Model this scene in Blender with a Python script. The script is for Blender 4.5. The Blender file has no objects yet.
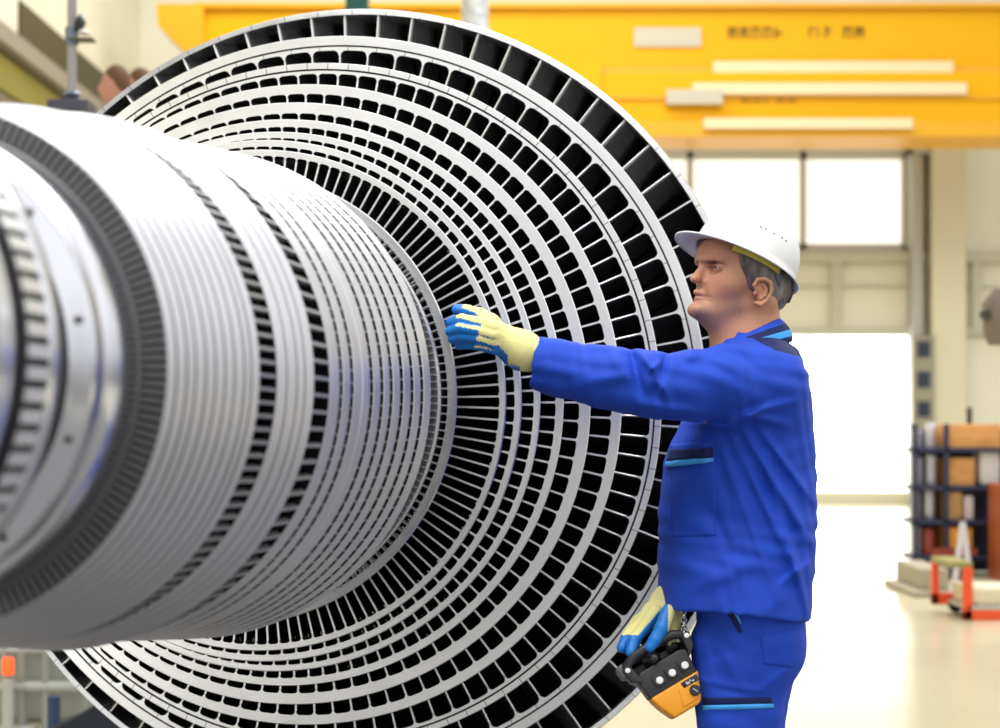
import bpy, bmesh, math, random
import numpy as np
from mathutils import Vector, Matrix
random.seed(4)
PI = math.pi
S = bpy.context.scene
COL = S.collection
H = 1.36                 # camera height
F = 1800.0               # focal length in pixels of the 1000 px wide frame
YH = 423.0               # horizon row
def at(px, py, Y):       # point seen at a pixel, at depth Y
    return Vector(((px-500)/F*Y, Y, H-(py-YH)/F*Y))

# ---------------------------------------------------------------- materials
def mat(name, col, rough=0.5, metal=0.0, **k):
    m = bpy.data.materials.new(name); m.use_nodes = True
    b = m.node_tree.nodes['Principled BSDF']
    b.inputs['Base Color'].default_value = (*col, 1)
    b.inputs['Roughness'].default_value = rough
    b.inputs['Metallic'].default_value = metal
    for kk, v in k.items():
        b.inputs[kk.replace('_', ' ')].default_value = v
    return m
def N(m, t, **k):
    n = m.node_tree.nodes.new(t)
    for kk, v in k.items(): setattr(n, kk, v)
    return n
def L(m, a, b): m.node_tree.links.new(a, b)
def noise_mat(name, c1, c2, scale, rough=0.6, metal=0.0, bump=0.0, stretch=(1,1,1), bscale=None, detail=4):
    m = mat(name, c1, rough, metal); b = m.node_tree.nodes['Principled BSDF']
    tc = N(m, 'ShaderNodeTexCoord'); mp = N(m, 'ShaderNodeMapping'); mp.inputs['Scale'].default_value = stretch
    L(m, tc.outputs['Object'], mp.inputs['Vector'])
    nz = N(m, 'ShaderNodeTexNoise'); nz.inputs['Scale'].default_value = scale; nz.inputs['Detail'].default_value = detail
    L(m, mp.outputs['Vector'], nz.inputs['Vector'])
    r = N(m, 'ShaderNodeValToRGB'); r.color_ramp.elements[0].color = (*c1,1); r.color_ramp.elements[1].color = (*c2,1)
    r.color_ramp.elements[0].position = .35; r.color_ramp.elements[1].position = .65
    L(m, nz.outputs['Fac'], r.inputs['Fac']); L(m, r.outputs['Color'], b.inputs['Base Color'])
    if bump:
        bp = N(m, 'ShaderNodeBump'); bp.inputs['Strength'].default_value = bump; bp.inputs['Distance'].default_value = .002
        n2 = nz
        if bscale:
            n2 = N(m, 'ShaderNodeTexNoise'); n2.inputs['Scale'].default_value = bscale; L(m, mp.outputs['Vector'], n2.inputs['Vector'])
        L(m, n2.outputs['Fac'], bp.inputs['Height']); L(m, bp.outputs['Normal'], b.inputs['Normal'])
    return m
def emit(name, col, st):
    m = bpy.data.materials.new(name); m.use_nodes = True; nt = m.node_tree
    b = nt.nodes['Principled BSDF']; b.inputs['Base Color'].default_value = (*col,1)
    b.inputs['Emission Color'].default_value = (*col,1); b.inputs['Emission Strength'].default_value = st
    return m
def ring_steel(name, col, rough, seams=0, r0=0, r1=9, lathe=0.35, metal=1.0):
    """turned steel: fine circular machining marks; optional radial joint lines every 2pi/seams"""
    m = mat(name, col, rough, metal); b = m.node_tree.nodes['Principled BSDF']
    tc = N(m, 'ShaderNodeTexCoord'); sp = N(m, 'ShaderNodeSeparateXYZ'); L(m, tc.outputs['Object'], sp.inputs[0])
    def M(op, a, bb=None):
        n = N(m, 'ShaderNodeMath', operation=op)
        for i, x in enumerate((a, bb)):
            if x is None: continue
            if isinstance(x, (int, float)): n.inputs[i].default_value = x
            else: L(m, x, n.inputs[i])
        return n.outputs[0]
    x, y, z = sp.outputs
    rad = M('SQRT', M('ADD', M('MULTIPLY', x, x), M('MULTIPLY', y, y)))
    cv = N(m, 'ShaderNodeCombineXYZ'); L(m, M('MULTIPLY', rad, 260), cv.inputs[0]); L(m, M('MULTIPLY', z, 260), cv.inputs[1])
    nz = N(m, 'ShaderNodeTexNoise'); nz.inputs['Scale'].default_value = 1.0; nz.inputs['Detail'].default_value = 3
    L(m, cv.outputs[0], nz.inputs['Vector'])
    n2 = N(m, 'ShaderNodeTexNoise'); n2.inputs['Scale'].default_value = 14; L(m, tc.outputs['Object'], n2.inputs['Vector'])
    mr = N(m, 'ShaderNodeMapRange'); mr.inputs['To Min'].default_value = rough*.8; mr.inputs['To Max'].default_value = rough*1.25
    L(m, n2.outputs['Fac'], mr.inputs['Value']); L(m, mr.outputs[0], b.inputs['Roughness'])
    bp = N(m, 'ShaderNodeBump'); bp.inputs['Strength'].default_value = lathe; bp.inputs['Distance'].default_value = .0006
    L(m, nz.outputs['Fac'], bp.inputs['Height']); L(m, bp.outputs['Normal'], b.inputs['Normal'])
    mx = N(m, 'ShaderNodeMix', data_type='RGBA'); mx.inputs[6].default_value = (*col,1); mx.inputs[7].default_value = (*[c*.84 for c in col],1)
    L(m, nz.outputs['Fac'], mx.inputs[0]); out = mx.outputs[2]
    if seams:
        ang = M('ARCTAN2', y, x)
        fr = M('FRACT', M('ADD', M('MULTIPLY', ang, seams/(2*PI)), 100.5))
        dd = M('ABSOLUTE', M('SUBTRACT', fr, .5))
        line = M('LESS_THAN', M('MULTIPLY', M('MULTIPLY', dd, rad), 2*PI/seams), .0011)
        sel = M('MULTIPLY', line, M('MULTIPLY', M('GREATER_THAN', rad, r0), M('LESS_THAN', rad, r1)))
        m2 = N(m, 'ShaderNodeMix', data_type='RGBA'); L(m, sel, m2.inputs[0]); L(m, out, m2.inputs[6]); m2.inputs[7].default_value = (.30,.30,.31,1)
        out = m2.outputs[2]
    L(m, out, b.inputs['Base Color'])
    return m

# ---------------------------------------------------------------- mesh helpers
def mesh_obj(name, verts, faces, m=None, parent=None, smooth=False, mats=None, fm=None):
    me = bpy.data.meshes.new(name)
    me.from_pydata([tuple(v) for v in verts], [], [tuple(f) for f in faces]); me.validate(); me.update()
    for mm in (mats or ([m] if m else [])): me.materials.append(mm)
    if fm is not None: me.polygons.foreach_set('material_index', fm)
    if smooth:
        me.polygons.foreach_set('use_smooth', [True]*len(me.polygons))
    o = bpy.data.objects.new(name, me); COL.objects.link(o)
    if parent: o.parent = parent
    return o
def tag(o, label=None, cat=None, group=None, kind=None):
    if label: o['label'] = label
    if cat: o['category'] = cat
    if group: o['group'] = group
    if kind: o['kind'] = kind
    return o
def empty(name, loc=(0,0,0), rz=0.0, parent=None):
    o = bpy.data.objects.new(name, None); o.empty_display_size = .1; COL.objects.link(o)
    o.location = loc; o.rotation_euler = (0,0,rz)
    if parent: o.parent = parent
    return o
class MB:
    def __init__(s): s.v=[]; s.f=[]; s.m=[]
    def add(s, vs, fs, mi=0, M=None):
        b = len(s.v)
        for p in vs:
            p = Vector(p)
            s.v.append(M @ p if M else p)
        for f in fs: s.f.append(tuple(b+i for i in f)); s.m.append(mi)
        return s
    def box(s, x0,x1,y0,y1,z0,z1, mi=0, M=None, bev=0.0):
        if bev <= 0:
            vs=[(x,y,z) for x in (x0,x1) for y in (y0,y1) for z in (z0,z1)]
            return s.add(vs, [(0,1,3,2),(4,6,7,5),(0,4,5,1),(2,3,7,6),(0,2,6,4),(1,5,7,3)], mi, M)
        bm = bmesh.new(); bmesh.ops.create_cube(bm, size=1)
        for v in bm.verts: v.co = Vector(((x0+x1)/2+v.co.x*(x1-x0), (y0+y1)/2+v.co.y*(y1-y0), (z0+z1)/2+v.co.z*(z1-z0)))
        bmesh.ops.bevel(bm, geom=bm.edges[:], offset=bev, segments=2, affect='EDGES', profile=.6)
        return s.bm(bm, mi, M)
    def bm(s, bm, mi=0, M=None):
        bm.verts.index_update()
        s.add([v.co.copy() for v in bm.verts], [[v.index for v in f.verts] for f in bm.faces], mi, M); bm.free(); return s
    def tube(s, pts, r, seg=10, mi=0, cap=True, M=None):
        pts=[Vector(p) for p in pts]; rs = r if isinstance(r,(list,tuple)) else [r]*len(pts)
        t0=(pts[1]-pts[0]).normalized(); up=Vector((0,0,1)) if abs(t0.z)<.9 else Vector((1,0,0))
        a=t0.cross(up).normalized(); vs=[]
        for i,p in enumerate(pts):
            t=((pts[min(i+1,len(pts)-1)]-pts[max(i-1,0)])).normalized()
            a=(a-t*a.dot(t)).normalized(); b=t.cross(a)
            for k in range(seg):
                th=2*PI*k/seg; vs.append(p+(a*math.cos(th)+b*math.sin(th))*rs[i])
        fs=[]
        for i in range(len(pts)-1):
            for k in range(seg):
                k2=(k+1)%seg; fs.append((i*seg+k,i*seg+k2,(i+1)*seg+k2,(i+1)*seg+k))
        if cap: fs.append(tuple(range(seg))[::-1]); fs.append(tuple(range((len(pts)-1)*seg,len(pts)*seg)))
        return s.add(vs,fs,mi,M)
    def lathe(s, prof, n=32, mi=0, M=None, close=False):
        """prof: (radius, z) list revolved about z"""
        vs=[]; fs=[]; k=len(prof)
        for i in range(n):
            a=2*PI*i/n; c,sn=math.cos(a),math.sin(a)
            for r,z in prof: vs.append((r*c,r*sn,z))
        for i in range(n):
            j=(i+1)%n
            for q in range(k if close else k-1):
                q2=(q+1)%k; fs.append((i*k+q, j*k+q, j*k+q2, i*k+q2))
        return s.add(vs,fs,mi,M)
    def prism(s, poly, y0, y1, mi=0, M=None):
        """poly of (x,z) extruded along y"""
        n=len(poly); vs=[(x,y0,z) for x,z in poly]+[(x,y1,z) for x,z in poly]
        fs=[tuple(range(n)), tuple(range(n,2*n))[::-1]]+[(i,n+i,n+(i+1)%n,(i+1)%n) for i in range(n)]
        return s.add(vs,fs,mi,M)
    def build(s, name, m=None, parent=None, smooth=False, mats=None):
        o = mesh_obj(name, s.v, s.f, m, parent, False, mats, s.m if mats else None)
        bm = bmesh.new(); bm.from_mesh(o.data); bmesh.ops.recalc_face_normals(bm, faces=bm.faces); bm.to_mesh(o.data); bm.free()
        if smooth: smooth_by_angle(o, smooth if smooth is not True else 40)
        return o
def smooth_by_angle(o, deg=40):
    me=o.data
    bm=bmesh.new(); bm.from_mesh(me)
    for f in bm.faces: f.smooth=True
    lim=math.radians(deg)
    for e in bm.edges:
        if len(e.link_faces)==2 and e.calc_face_angle(0)>lim: e.smooth=False
    bm.to_mesh(me); bm.free()

# ---------------------------------------------------------------- camera
cam = bpy.data.cameras.new('camera'); co = bpy.data.objects.new('camera', cam); COL.objects.link(co)
co.location = (0,0,H); co.rotation_euler = (PI/2,0,0)
cam.sensor_width = 36; cam.lens = F/1000*36; cam.shift_y = (YH-364)/1000
cam.clip_end = 300; cam.clip_start = .05
cam.dof.use_dof = True; cam.dof.focus_distance = 4.0; cam.dof.aperture_fstop = 3.4
S.camera = co
S.view_settings.view_transform = 'Standard'; S.view_settings.look = 'None'
S.view_settings.gamma = 1; S.view_settings.use_curve_mapping = False
S.view_settings.exposure = 0.0
S.cycles.max_bounces = 8

# ---------------------------------------------------------------- the turbine rotor
U = 0.1953125
a0, t0_ = 0.106964145, -0.00982112
d_ = Vector((math.sin(a0)*math.cos(t0_), math.cos(a0)*math.cos(t0_), math.sin(t0_)))
h_ = Vector((math.cos(a0), -math.sin(a0), 0)).normalized()
v_ = h_.cross(d_); v_ = v_ if v_.z > 0 else -v_
rotor = empty('turbine_rotor')
P0 = Vector((-3.77164597*U, 10*U, H+.35509893*U))
MW = Matrix(((h_.x, v_.x, -d_.x, P0.x),(h_.y, v_.y, -d_.y, P0.y),(h_.z, v_.z, -d_.z, P0.z),(0,0,0,1)))
rotor.matrix_world = MW
tag(rotor, 'huge bladed steel steam turbine rotor with white shroud rings lying across the hall floor', 'turbine rotor')
def rp(s, r, th): return (r*U*math.cos(th), r*U*math.sin(th), -s*U)
def rpix(s, r, th):
    w = MW @ Vector(rp(s,r,th)); return 500+F*w.x/w.y, YH-F*(w.z-H)/w.y, w.y

M_ring = ring_steel('turned_steel', (.93,.93,.93), .3, lathe=.5)
M_drum = ring_steel('satin_turned_steel', (.74,.74,.77), .40, lathe=.6)
M_seam = ring_steel('jointed_steel', (.93,.93,.93), .3, seams=102, lathe=.5)
M_pol = ring_steel('polished_steel', (.78,.79,.83), .16, lathe=.15)
M_dk = mat('forged_steel_and_ring_shade', (.035,.035,.04), .45, .7)
M_core = mat('shaded_recess_steel', (.008,.008,.010), .85, 0, Specular_IOR_Level=.15)  # near-black stands in for shade in the trenches and gaps
M_bl = mat('blade_steel', (.15,.14,.145), .38, .85)
M_blE = mat('lit_edge_and_tooth_steel', (.85,.85,.84), .35, .9)  # bright colour paints light on blade leading edges; also the polished teeth
M_blr = mat('grey_blade_steel', (.15,.15,.155), .5, .5)
M_bl2 = mat('broad_blade_steel', (.62,.61,.63), .38, .9)

def lathe_ring(name, prof, m, n=240, smooth=35):
    """prof: closed polygon of (s, r)"""
    mb = MB(); mb.lathe([(r*U, -s*U) for s,r in prof], n, close=True)
    return mb.build(name, m, rotor, smooth=smooth)
def tiers(name, s0, rin, rout, depth, nb, m, fil=.22, lip=.0, phase=0.0, groove=0.0):
    """shroud ring: front face at s0, its inner rim rounded where each blade tip joins"""
    pitch = 2*PI/nb; fl = fil*pitch*rin
    ts = [0,.12,.3,.55,.8,1.0]
    offs = []
    w = fil*pitch
    hw = .03*pitch
    for t in ts:   # from the blade outward
        offs.append((hw+t*w, fl*(1-math.sqrt(max(0,1-(1-t)**2)))))
    ring = [(-o, dd) for o, dd in offs[::-1]]+offs+[(pitch/2, 0)]
    cols = []
    for k in range(nb):
        for o, dd in ring: cols.append((phase+k*pitch+o, rin-dd))
    vs=[]; fs=[]; g = groove
    for th, ri in cols:
        prof = [(s0+depth, ri), (s0, ri)]
        if g: prof += [(s0, rin+g-.012), (s0+.05, rin+g-.012), (s0+.05, rin+g+.012), (s0, rin+g+.012)]
        prof += [(s0, rout-.01), (s0+.015, rout), (s0+depth, rout-.08*depth)]
        k = len(prof)
        for q in prof: vs.append(rp(q[0], q[1], th))
    n = len(cols)
    for i in range(n):
        j = (i+1)%n
        for q in range(k):
            q2 = (q+1)%k; fs.append((i*k+q, j*k+q, j*k+q2, i*k+q2))
    o = mesh_obj(name, vs, fs, None, rotor, False, [m, M_dk], [1 if (f_ % k) in ((0, k-1, 2, 3, 4) if g else (0, k-1)) else 0 for f_ in range(len(fs))])  # dark on inner and groove faces paints the shade inside the ring
    bm = bmesh.new(); bm.from_mesh(o.data); bmesh.ops.recalc_face_normals(bm, faces=bm.faces); bm.to_mesh(o.data); bm.free()
    smooth_by_angle(o, 30)
    return o
def blade_geo(s0, ra, rb, th, chord, sweep, thick, camber=.12, nr=4, twist=0.3):
    """curved plate from ra to rb; leading edge at s0; runs back by chord and clockwise by sweep (in units)"""
    vs=[]; fs=[]; mi=[]
    nc=7
    for i in range(nr+1):
        t=i/nr; r=ra+(rb-ra)*t
        sw=sweep*(1-twist*t)*1.0; ch=chord
        row=[]
        for side in (0,1):
            pts=[]
            for c in range(nc):
                q=c/(nc-1)
                off=-(sw*q + camber*math.sin(PI*q)*-1*sweep)
                th_=thick*(1-.35*q)*(.5 if c else .5)
                pts.append((s0+ch*q, off + (th_ if side==0 else -th_)))
            row += pts if side==0 else pts[::-1]
        for ss,off in row: vs.append(rp(ss, r, th+off/r))
    m=2*nc
    for i in range(nr):
        for k in range(m):
            k2=(k+1)%m
            fs.append((i*m+k,i*m+k2,(i+1)*m+k2,(i+1)*m+k))
            mi.append(1 if k==m-1 else 0)
    fs.append(tuple(range(m))); mi.append(0); fs.append(tuple(range(nr*m,(nr+1)*m))[::-1]); mi.append(0)
    return vs,fs,mi

# the stages of the large bladed end: (face s, r_in, r_out, blades, depth)
stg = [(8.93,2.288,2.385,165,.06),
       (10.02,2.711,2.782,131,.20),(10.26,2.854,2.93,108,.38),(10.72,3.026,3.10,118,.40),(11.20,3.237,3.329,116,.40),
       (11.66,3.481,3.614,98,.52),(12.28,3.834,3.955,102,.75),(13.24,4.278,4.42,102,.80),(14.30,4.808,5.006,78,.9)]
phases = {}
cand = []; allblades = []
for i,(s0,ri,ro,nb,dp) in enumerate(stg):
    ph = .013*i; phases[i]=ph
    seam = 0; m = M_ring; g = 0
    if i == 7: m = ring_steel('seamed_shroud_steel', (.93,.93,.93), .3, seams=102, r0=(4.278+.055)*U, r1=9, lathe=.5); g=.05
    if i == 8: m = ring_steel('seamed_shroud_steel', (.93,.93,.93), .3, seams=78, r0=0, r1=(4.808+.06)*U, lathe=.5); g=.06
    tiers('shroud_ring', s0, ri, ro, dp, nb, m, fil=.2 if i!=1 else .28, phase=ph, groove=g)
    if i:
        pro = stg[i-1][2]
        ra = pro-.11 if i>1 else 2.15
        pitch = 2*PI*(ri+pro)/2/nb
        ch = min(.42, dp+.15)
        for k in range(nb):
            allblades.append((s0+.015, ra, ri+.02, ph+2*PI*k/nb, ch, pitch*.75, .024 if i!=1 else .022, i))
        # closing disc wall behind the blades
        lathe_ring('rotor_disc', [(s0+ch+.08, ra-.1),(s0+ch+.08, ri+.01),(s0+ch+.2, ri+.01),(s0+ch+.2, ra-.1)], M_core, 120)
# last stage with its outer rim
NB = 72; ph = .02
for k in range(NB):
    allblades.append((15.60, 4.95, 5.615, ph+2*PI*k/NB, .55, .33, .022, 9))
lathe_ring('outer_rim', [(15.60,5.60),(15.58,5.665),(15.66,5.69),(16.2,5.70),(16.2,5.62)], ring_steel('rim_steel', (.93,.93,.93), .3, seams=72, lathe=.4), 288)
lathe_ring('rotor_disc', [(15.1,3.9),(14.9,4.95),(15.55,4.97),(16.3,4.97),(16.3,3.9)], M_dk, 160)
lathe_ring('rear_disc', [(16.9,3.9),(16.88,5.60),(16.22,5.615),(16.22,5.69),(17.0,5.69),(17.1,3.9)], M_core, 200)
# the broad blades show in the photograph: one hundred of them as parts
def hidden(px, py):
    if px < 4 or px > 996 or py < 4 or py > 724: return True
    if px > 655 and 200 < py < 728: return True
    if 530 < px and 338 < py < 415: return True
    if px < 330 and 112+max(0,(px-105))*.35 < py < 650: return True
    return False
sc_ = []
for b in allblades:
    s0, ra, rb, th = b[:4]
    px, py, dist = rpix(s0, (ra+rb)/2, th)
    if hidden(px, py): continue
    vis = rb-(stg[b[7]-1][2])
    sc_.append((vis*(2*PI*rb/ (NB if b[7]==9 else stg[b[7]][3]))/dist**2, b))
sc_.sort(key=lambda q: -q[0])
picked = set(id(b) for _, b in sc_[:100])
mass = MB()
for b in allblades:
    s0, ra, rb, th, ch, sw, tk, i = b
    vs, fs, mi = blade_geo(s0, ra, rb, th, ch, sw, tk, nr=3 if i<9 else 6)
    if id(b) in picked:
        mesh_obj('blade', vs, fs, None, rotor, True, [M_bl2 if i==9 else M_bl, M_blE], mi)
    else:
        base = len(mass.v); mass.v += vs; mass.f += [tuple(base+q for q in f) for f in fs]; mass.m += mi

# ---- drum: bands between grooves
def rA(s): return float(np.interp(s, [1.1,2.47,2.934,3.555,4.134,7.3], [1.655,1.884,1.902,2.03,2.035,2.35]))
def band(sa, sb, m=M_drum, d=.16, name='shroud_band', n=240):
    ra, rb = rA(sa), rA(sb); e = .008
    mb = MB(); mb.lathe([(r*U, -s*U) for s,r in [(sa, ra-d),(sa, ra-e),(sa+e, ra),(sb-e, rb),(sb, rb-e),(sb, rb-d)]], n, close=True)
    mb.m = [1 if q % 6 in (0,4,5) else 0 for q in range(len(mb.f))]  # side and under faces near-black: shade between bands put into the colour
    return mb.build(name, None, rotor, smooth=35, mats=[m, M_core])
g1 = [1.10,1.222,1.362,1.490,1.637,1.779,1.926,2.075,2.229,2.345,2.47]
for i in range(len(g1)-1):
    a = g1[i]+(.0 if i==0 else .018); b = g1[i+1]-(.018 if i<len(g1)-2 else 0)
    band(a, b, d=.06)
g2 = [2.934,3.096,3.267,3.408,3.555]
for i in range(4): band(g2[i]+(.016 if i else 0), g2[i+1]-(.016 if i<3 else 0), d=.08)
slots = [(4.361,4.499,1),(4.655,4.800,1),(5.007,5.03,0),(5.22,5.377,1),(5.537,5.70,1),(5.84,6.00,1),(6.18,6.36,1),(6.54,6.72,1),(6.90,7.08,1)]
sl2 = []
c = 4.134
for a, b, _ in slots:
    w = (b-a)*.66
    m_ = (a+b)/2; aa = m_-w/2-.01; bb = m_+w/2+.01
    if not _: aa, bb = a, b
    band(c, aa); sl2.append((aa, bb, _)); c = bb
band(c, 7.32, d=.25)
# body under the bands, near-black to paint the shade in the slots
body = [(1.05,1.0),(1.05,1.50),(1.14,1.505)]
prof = [(.9,.5),(1.12,1.48)]
core = [(1.18,.6),(1.18,1.44),(1.62,1.44),(1.62,rA(1.62)-.055),(2.44,rA(2.44)-.055),(2.44,rA(2.44)-.3),(2.96,rA(2.96)-.3),(2.96,rA(2.96)-.075),(3.53,rA(3.53)-.075),(3.53,rA(3.53)-.32),(4.16,rA(4.16)-.32),(7.10,rA(7.1)-.32),(7.10,rA(7.1)-.2),(7.30,rA(7.3)-.2),(7.30,1.95),
        (8.2,1.95),(8.2,2.0),(8.9,2.0),(10.0,2.1),(10.2,2.0),(10.2,.6)]
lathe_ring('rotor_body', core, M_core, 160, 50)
lathe_ring('rotor_shaft', [(10.5,.6),(10.5,2.3),(12.6,3.3),(15.2,4.1),(16.3,4.2),(16.6,2.4),(19.5,2.0),(19.5,1.2),(23,1.2),(23,.6)], M_dk, 96, 50)
# little rows between the drum and the large end
lathe_ring('shroud_band', [(8.62,2.12),(8.60,2.235),(8.62,2.24),(8.80,2.24),(8.80,2.12)], M_drum, 240)
lathe_ring('shroud_ring', [(8.32,2.0),(8.30,2.145),(8.32,2.155),(8.42,2.155),(8.42,2.0)], M_drum, 240)
lathe_ring('rotor_disc', [(8.44,1.9),(8.44,2.14),(8.5,2.14),(8.5,2.0),(8.62,2.0),(8.62,1.9)], M_core, 160)
def bars(s0, s1, r0, r1, n, tw, ph=0, skew=0.0):
    for k in range(n):
        th = ph+2*PI*k/n; vs=[]
        for ss, o in ((s0,0),(s1,skew)):
            for r in (r0, r1 if not callable(r1) else r1(ss)):
                for w in (-tw/2, tw/2): vs.append(rp(ss, r, th+(o+w)/r))
        base = len(mass.v); mass.v += vs
        mass.f += [tuple(base+q for q in f) for f in [(0,1,3,2),(4,6,7,5),(0,4,5,1),(2,3,7,6),(0,2,6,4),(1,5,7,3)]]
        mass.m += [4]*6
bars(2.46, 2.94, 1.845, lambda s: rA(s)-.004, 126, .024, 0, 0)
bars(3.54, 4.14, 1.985, lambda s: rA(s)-.004, 99, .028, .01, 0)
for j, (a, b, q) in enumerate(sl2):
    if q: bars(a-.01, b+.01, rA(a)-.035, lambda s: rA(s)-.008, 128, .010, .007*j)
bars(8.50, 8.62, 2.0, 2.225, 190, .013, 0)
bars(8.80, 8.95, 2.1, 2.30, 165, .014, 0)
# dense dark row facing the camera at the front of the drum
for k in range(192):
    th = 2*PI*k/192; vs=[]
    for ss, o in ((1.06,0),(1.30,-.02)):
        for r in (1.47, 1.645):
            for w in (-.0175, .0175): vs.append(rp(ss, r, th+(o+w)/r))
    base = len(mass.v); mass.v += vs
    mass.f += [tuple(base+q for q in f) for f in [(0,1,3,2),(4,6,7,5),(0,4,5,1),(2,3,7,6),(0,2,6,4),(1,5,7,3)]]
    mass.m += [2]*6
lathe_ring('retaining_ring', [(1.04,1.40),(1.03,1.485),(1.045,1.50),(1.1,1.50),(1.1,1.40)], M_blr, 200)
# polished flange, its face with bolts, and the neck behind the front wheel
lathe_ring('polished_flange', [(1.03,1.0),(1.03,1.462),(1.01,1.477),(.60,1.477),(.56,1.468),(.535,1.44),(.53,1.40),(.50,1.385),(.47,1.30),(.46,1.27),(.44,1.24),(.44,.9)], M_pol, 240, 25)
lathe_ring('flange_neck', [(.5,1.262),(.36,1.255),(.2,1.19),(-.1,1.17),(-.5,1.17),(-.5,.5),(.5,.5)], M_dk, 200)
for k in range(12):
    th = 2*PI*(k+.35)/12; mb = MB()
    mb.lathe([(0,.045*U*1.0),(.018*U,.045*U),(.022*U,.03*U),(.022*U,-.03*U),(0,-.03*U)], 12)
    o = mb.build('flange_bolt', M_blr, rotor, smooth=40)
    o.location = rp(.475, 1.335, th)
# front wheel with its bright toothed row
W0, W1 = -.935, -.614
lathe_ring('front_wheel_rim', [(W1,1.3),(W1,1.535),(W1+.02,1.545),(-.46,1.545),(-.437,1.53),(-.43,1.42),(-.40,1.3)], M_pol, 240)
lathe_ring('front_wheel_rim', [(-.985,1.3),(-.985,1.545),(-.97,1.55),(W0-.01,1.55),(W0,1.54),(W0,1.3)], M_dk, 240)
pr = []
for a, b, r in [(-1.10,-1.0,1.52),(-1.24,-1.13,1.535),(-1.40,-1.27,1.52),(-1.6,-1.43,1.54),(-1.8,-1.63,1.5)]:
    lathe_ring('labyrinth_ring', [(a,1.3),(a,r-.02),(a+.02,r),(b-.02,r),(b,r-.02),(b,1.3)], M_pol, 200)
lathe_ring('front_wheel', [(-2.4,.5),(-2.4,1.0),(-2.3,1.46),(-.985,1.46),(-.9,1.36),(-.55,1.36),(-.5,1.2),(-.5,.5)], M_dk, 160, 50)
nt = 86
for k in range(nt):
    th = 2*PI*k/nt; wd = .068; vs=[]
    for ss in (W0-.005, W1+.005):
        for r in (1.34, 1.532):
            for w in (-wd/2, wd/2): vs.append(rp(ss, r, th+w/r))
    base = len(mass.v); mass.v += vs
    mass.f += [tuple(base+q for q in f) for f in [(0,1,3,2),(4,6,7,5),(0,4,5,1),(2,3,7,6),(0,2,6,4),(1,5,7,3)]]
    mass.m += [1]*6
o = mesh_obj('blades', mass.v, mass.f, None, rotor, False, [M_bl, M_blE, M_blr, M_blr, mat('grey_bar_steel', (.42,.42,.43), .4, .8)], mass.m)
bm = bmesh.new(); bm.from_mesh(o.data); bmesh.ops.recalc_face_normals(bm, faces=bm.faces); bm.to_mesh(o.data); bm.free()
tag(o, 'remaining blades and bars of the bladed rows', kind='stuff')
# ---------------------------------------------------------------- sculpting by distance field
def vlen(*a): return np.sqrt(sum(x*x for x in a))
def s_ell(P, c, r, R=None):
    q = P-np.array(c, np.float32)
    if R is not None: q = q @ R
    q = q/np.array(r, np.float32); k = np.sqrt((q*q).sum(-1)); return (k-1)*min(r)
def s_cap(P, a, b, ra, rb=None, flat=None):
    rb = ra if rb is None else rb
    a = np.array(a, np.float32); b = np.array(b, np.float32); ab = b-a
    t = np.clip(((P-a)@ab)/max(1e-9,(ab@ab)),0,1)
    q = P-(a+t[...,None]*ab)
    if flat is not None: q = q/np.array(flat, np.float32)
    return np.sqrt((q*q).sum(-1))-(ra+(rb-ra)*t)
def smin(a, b, k):
    h = np.clip(.5+.5*(b-a)/k,0,1); return b+(a-b)*h-k*h*(1-h)
def smax(a, b, k): return -smin(-a,-b,k)
def chain(P, pts, rs, k=.01, flat=None):
    d = None
    for i in range(len(pts)-1):
        c = s_cap(P, pts[i], pts[i+1], rs[i], rs[i+1], flat); d = c if d is None else smin(d,c,k)
    return d
def axis(lo, hi, vox, fine=None, fv=None):
    out=[lo]
    while out[-1] < hi:
        x=out[-1]; out.append(x+(fv if fine and fine[0]-vox<=x<fine[1] else vox))
    return np.array(out)
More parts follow.
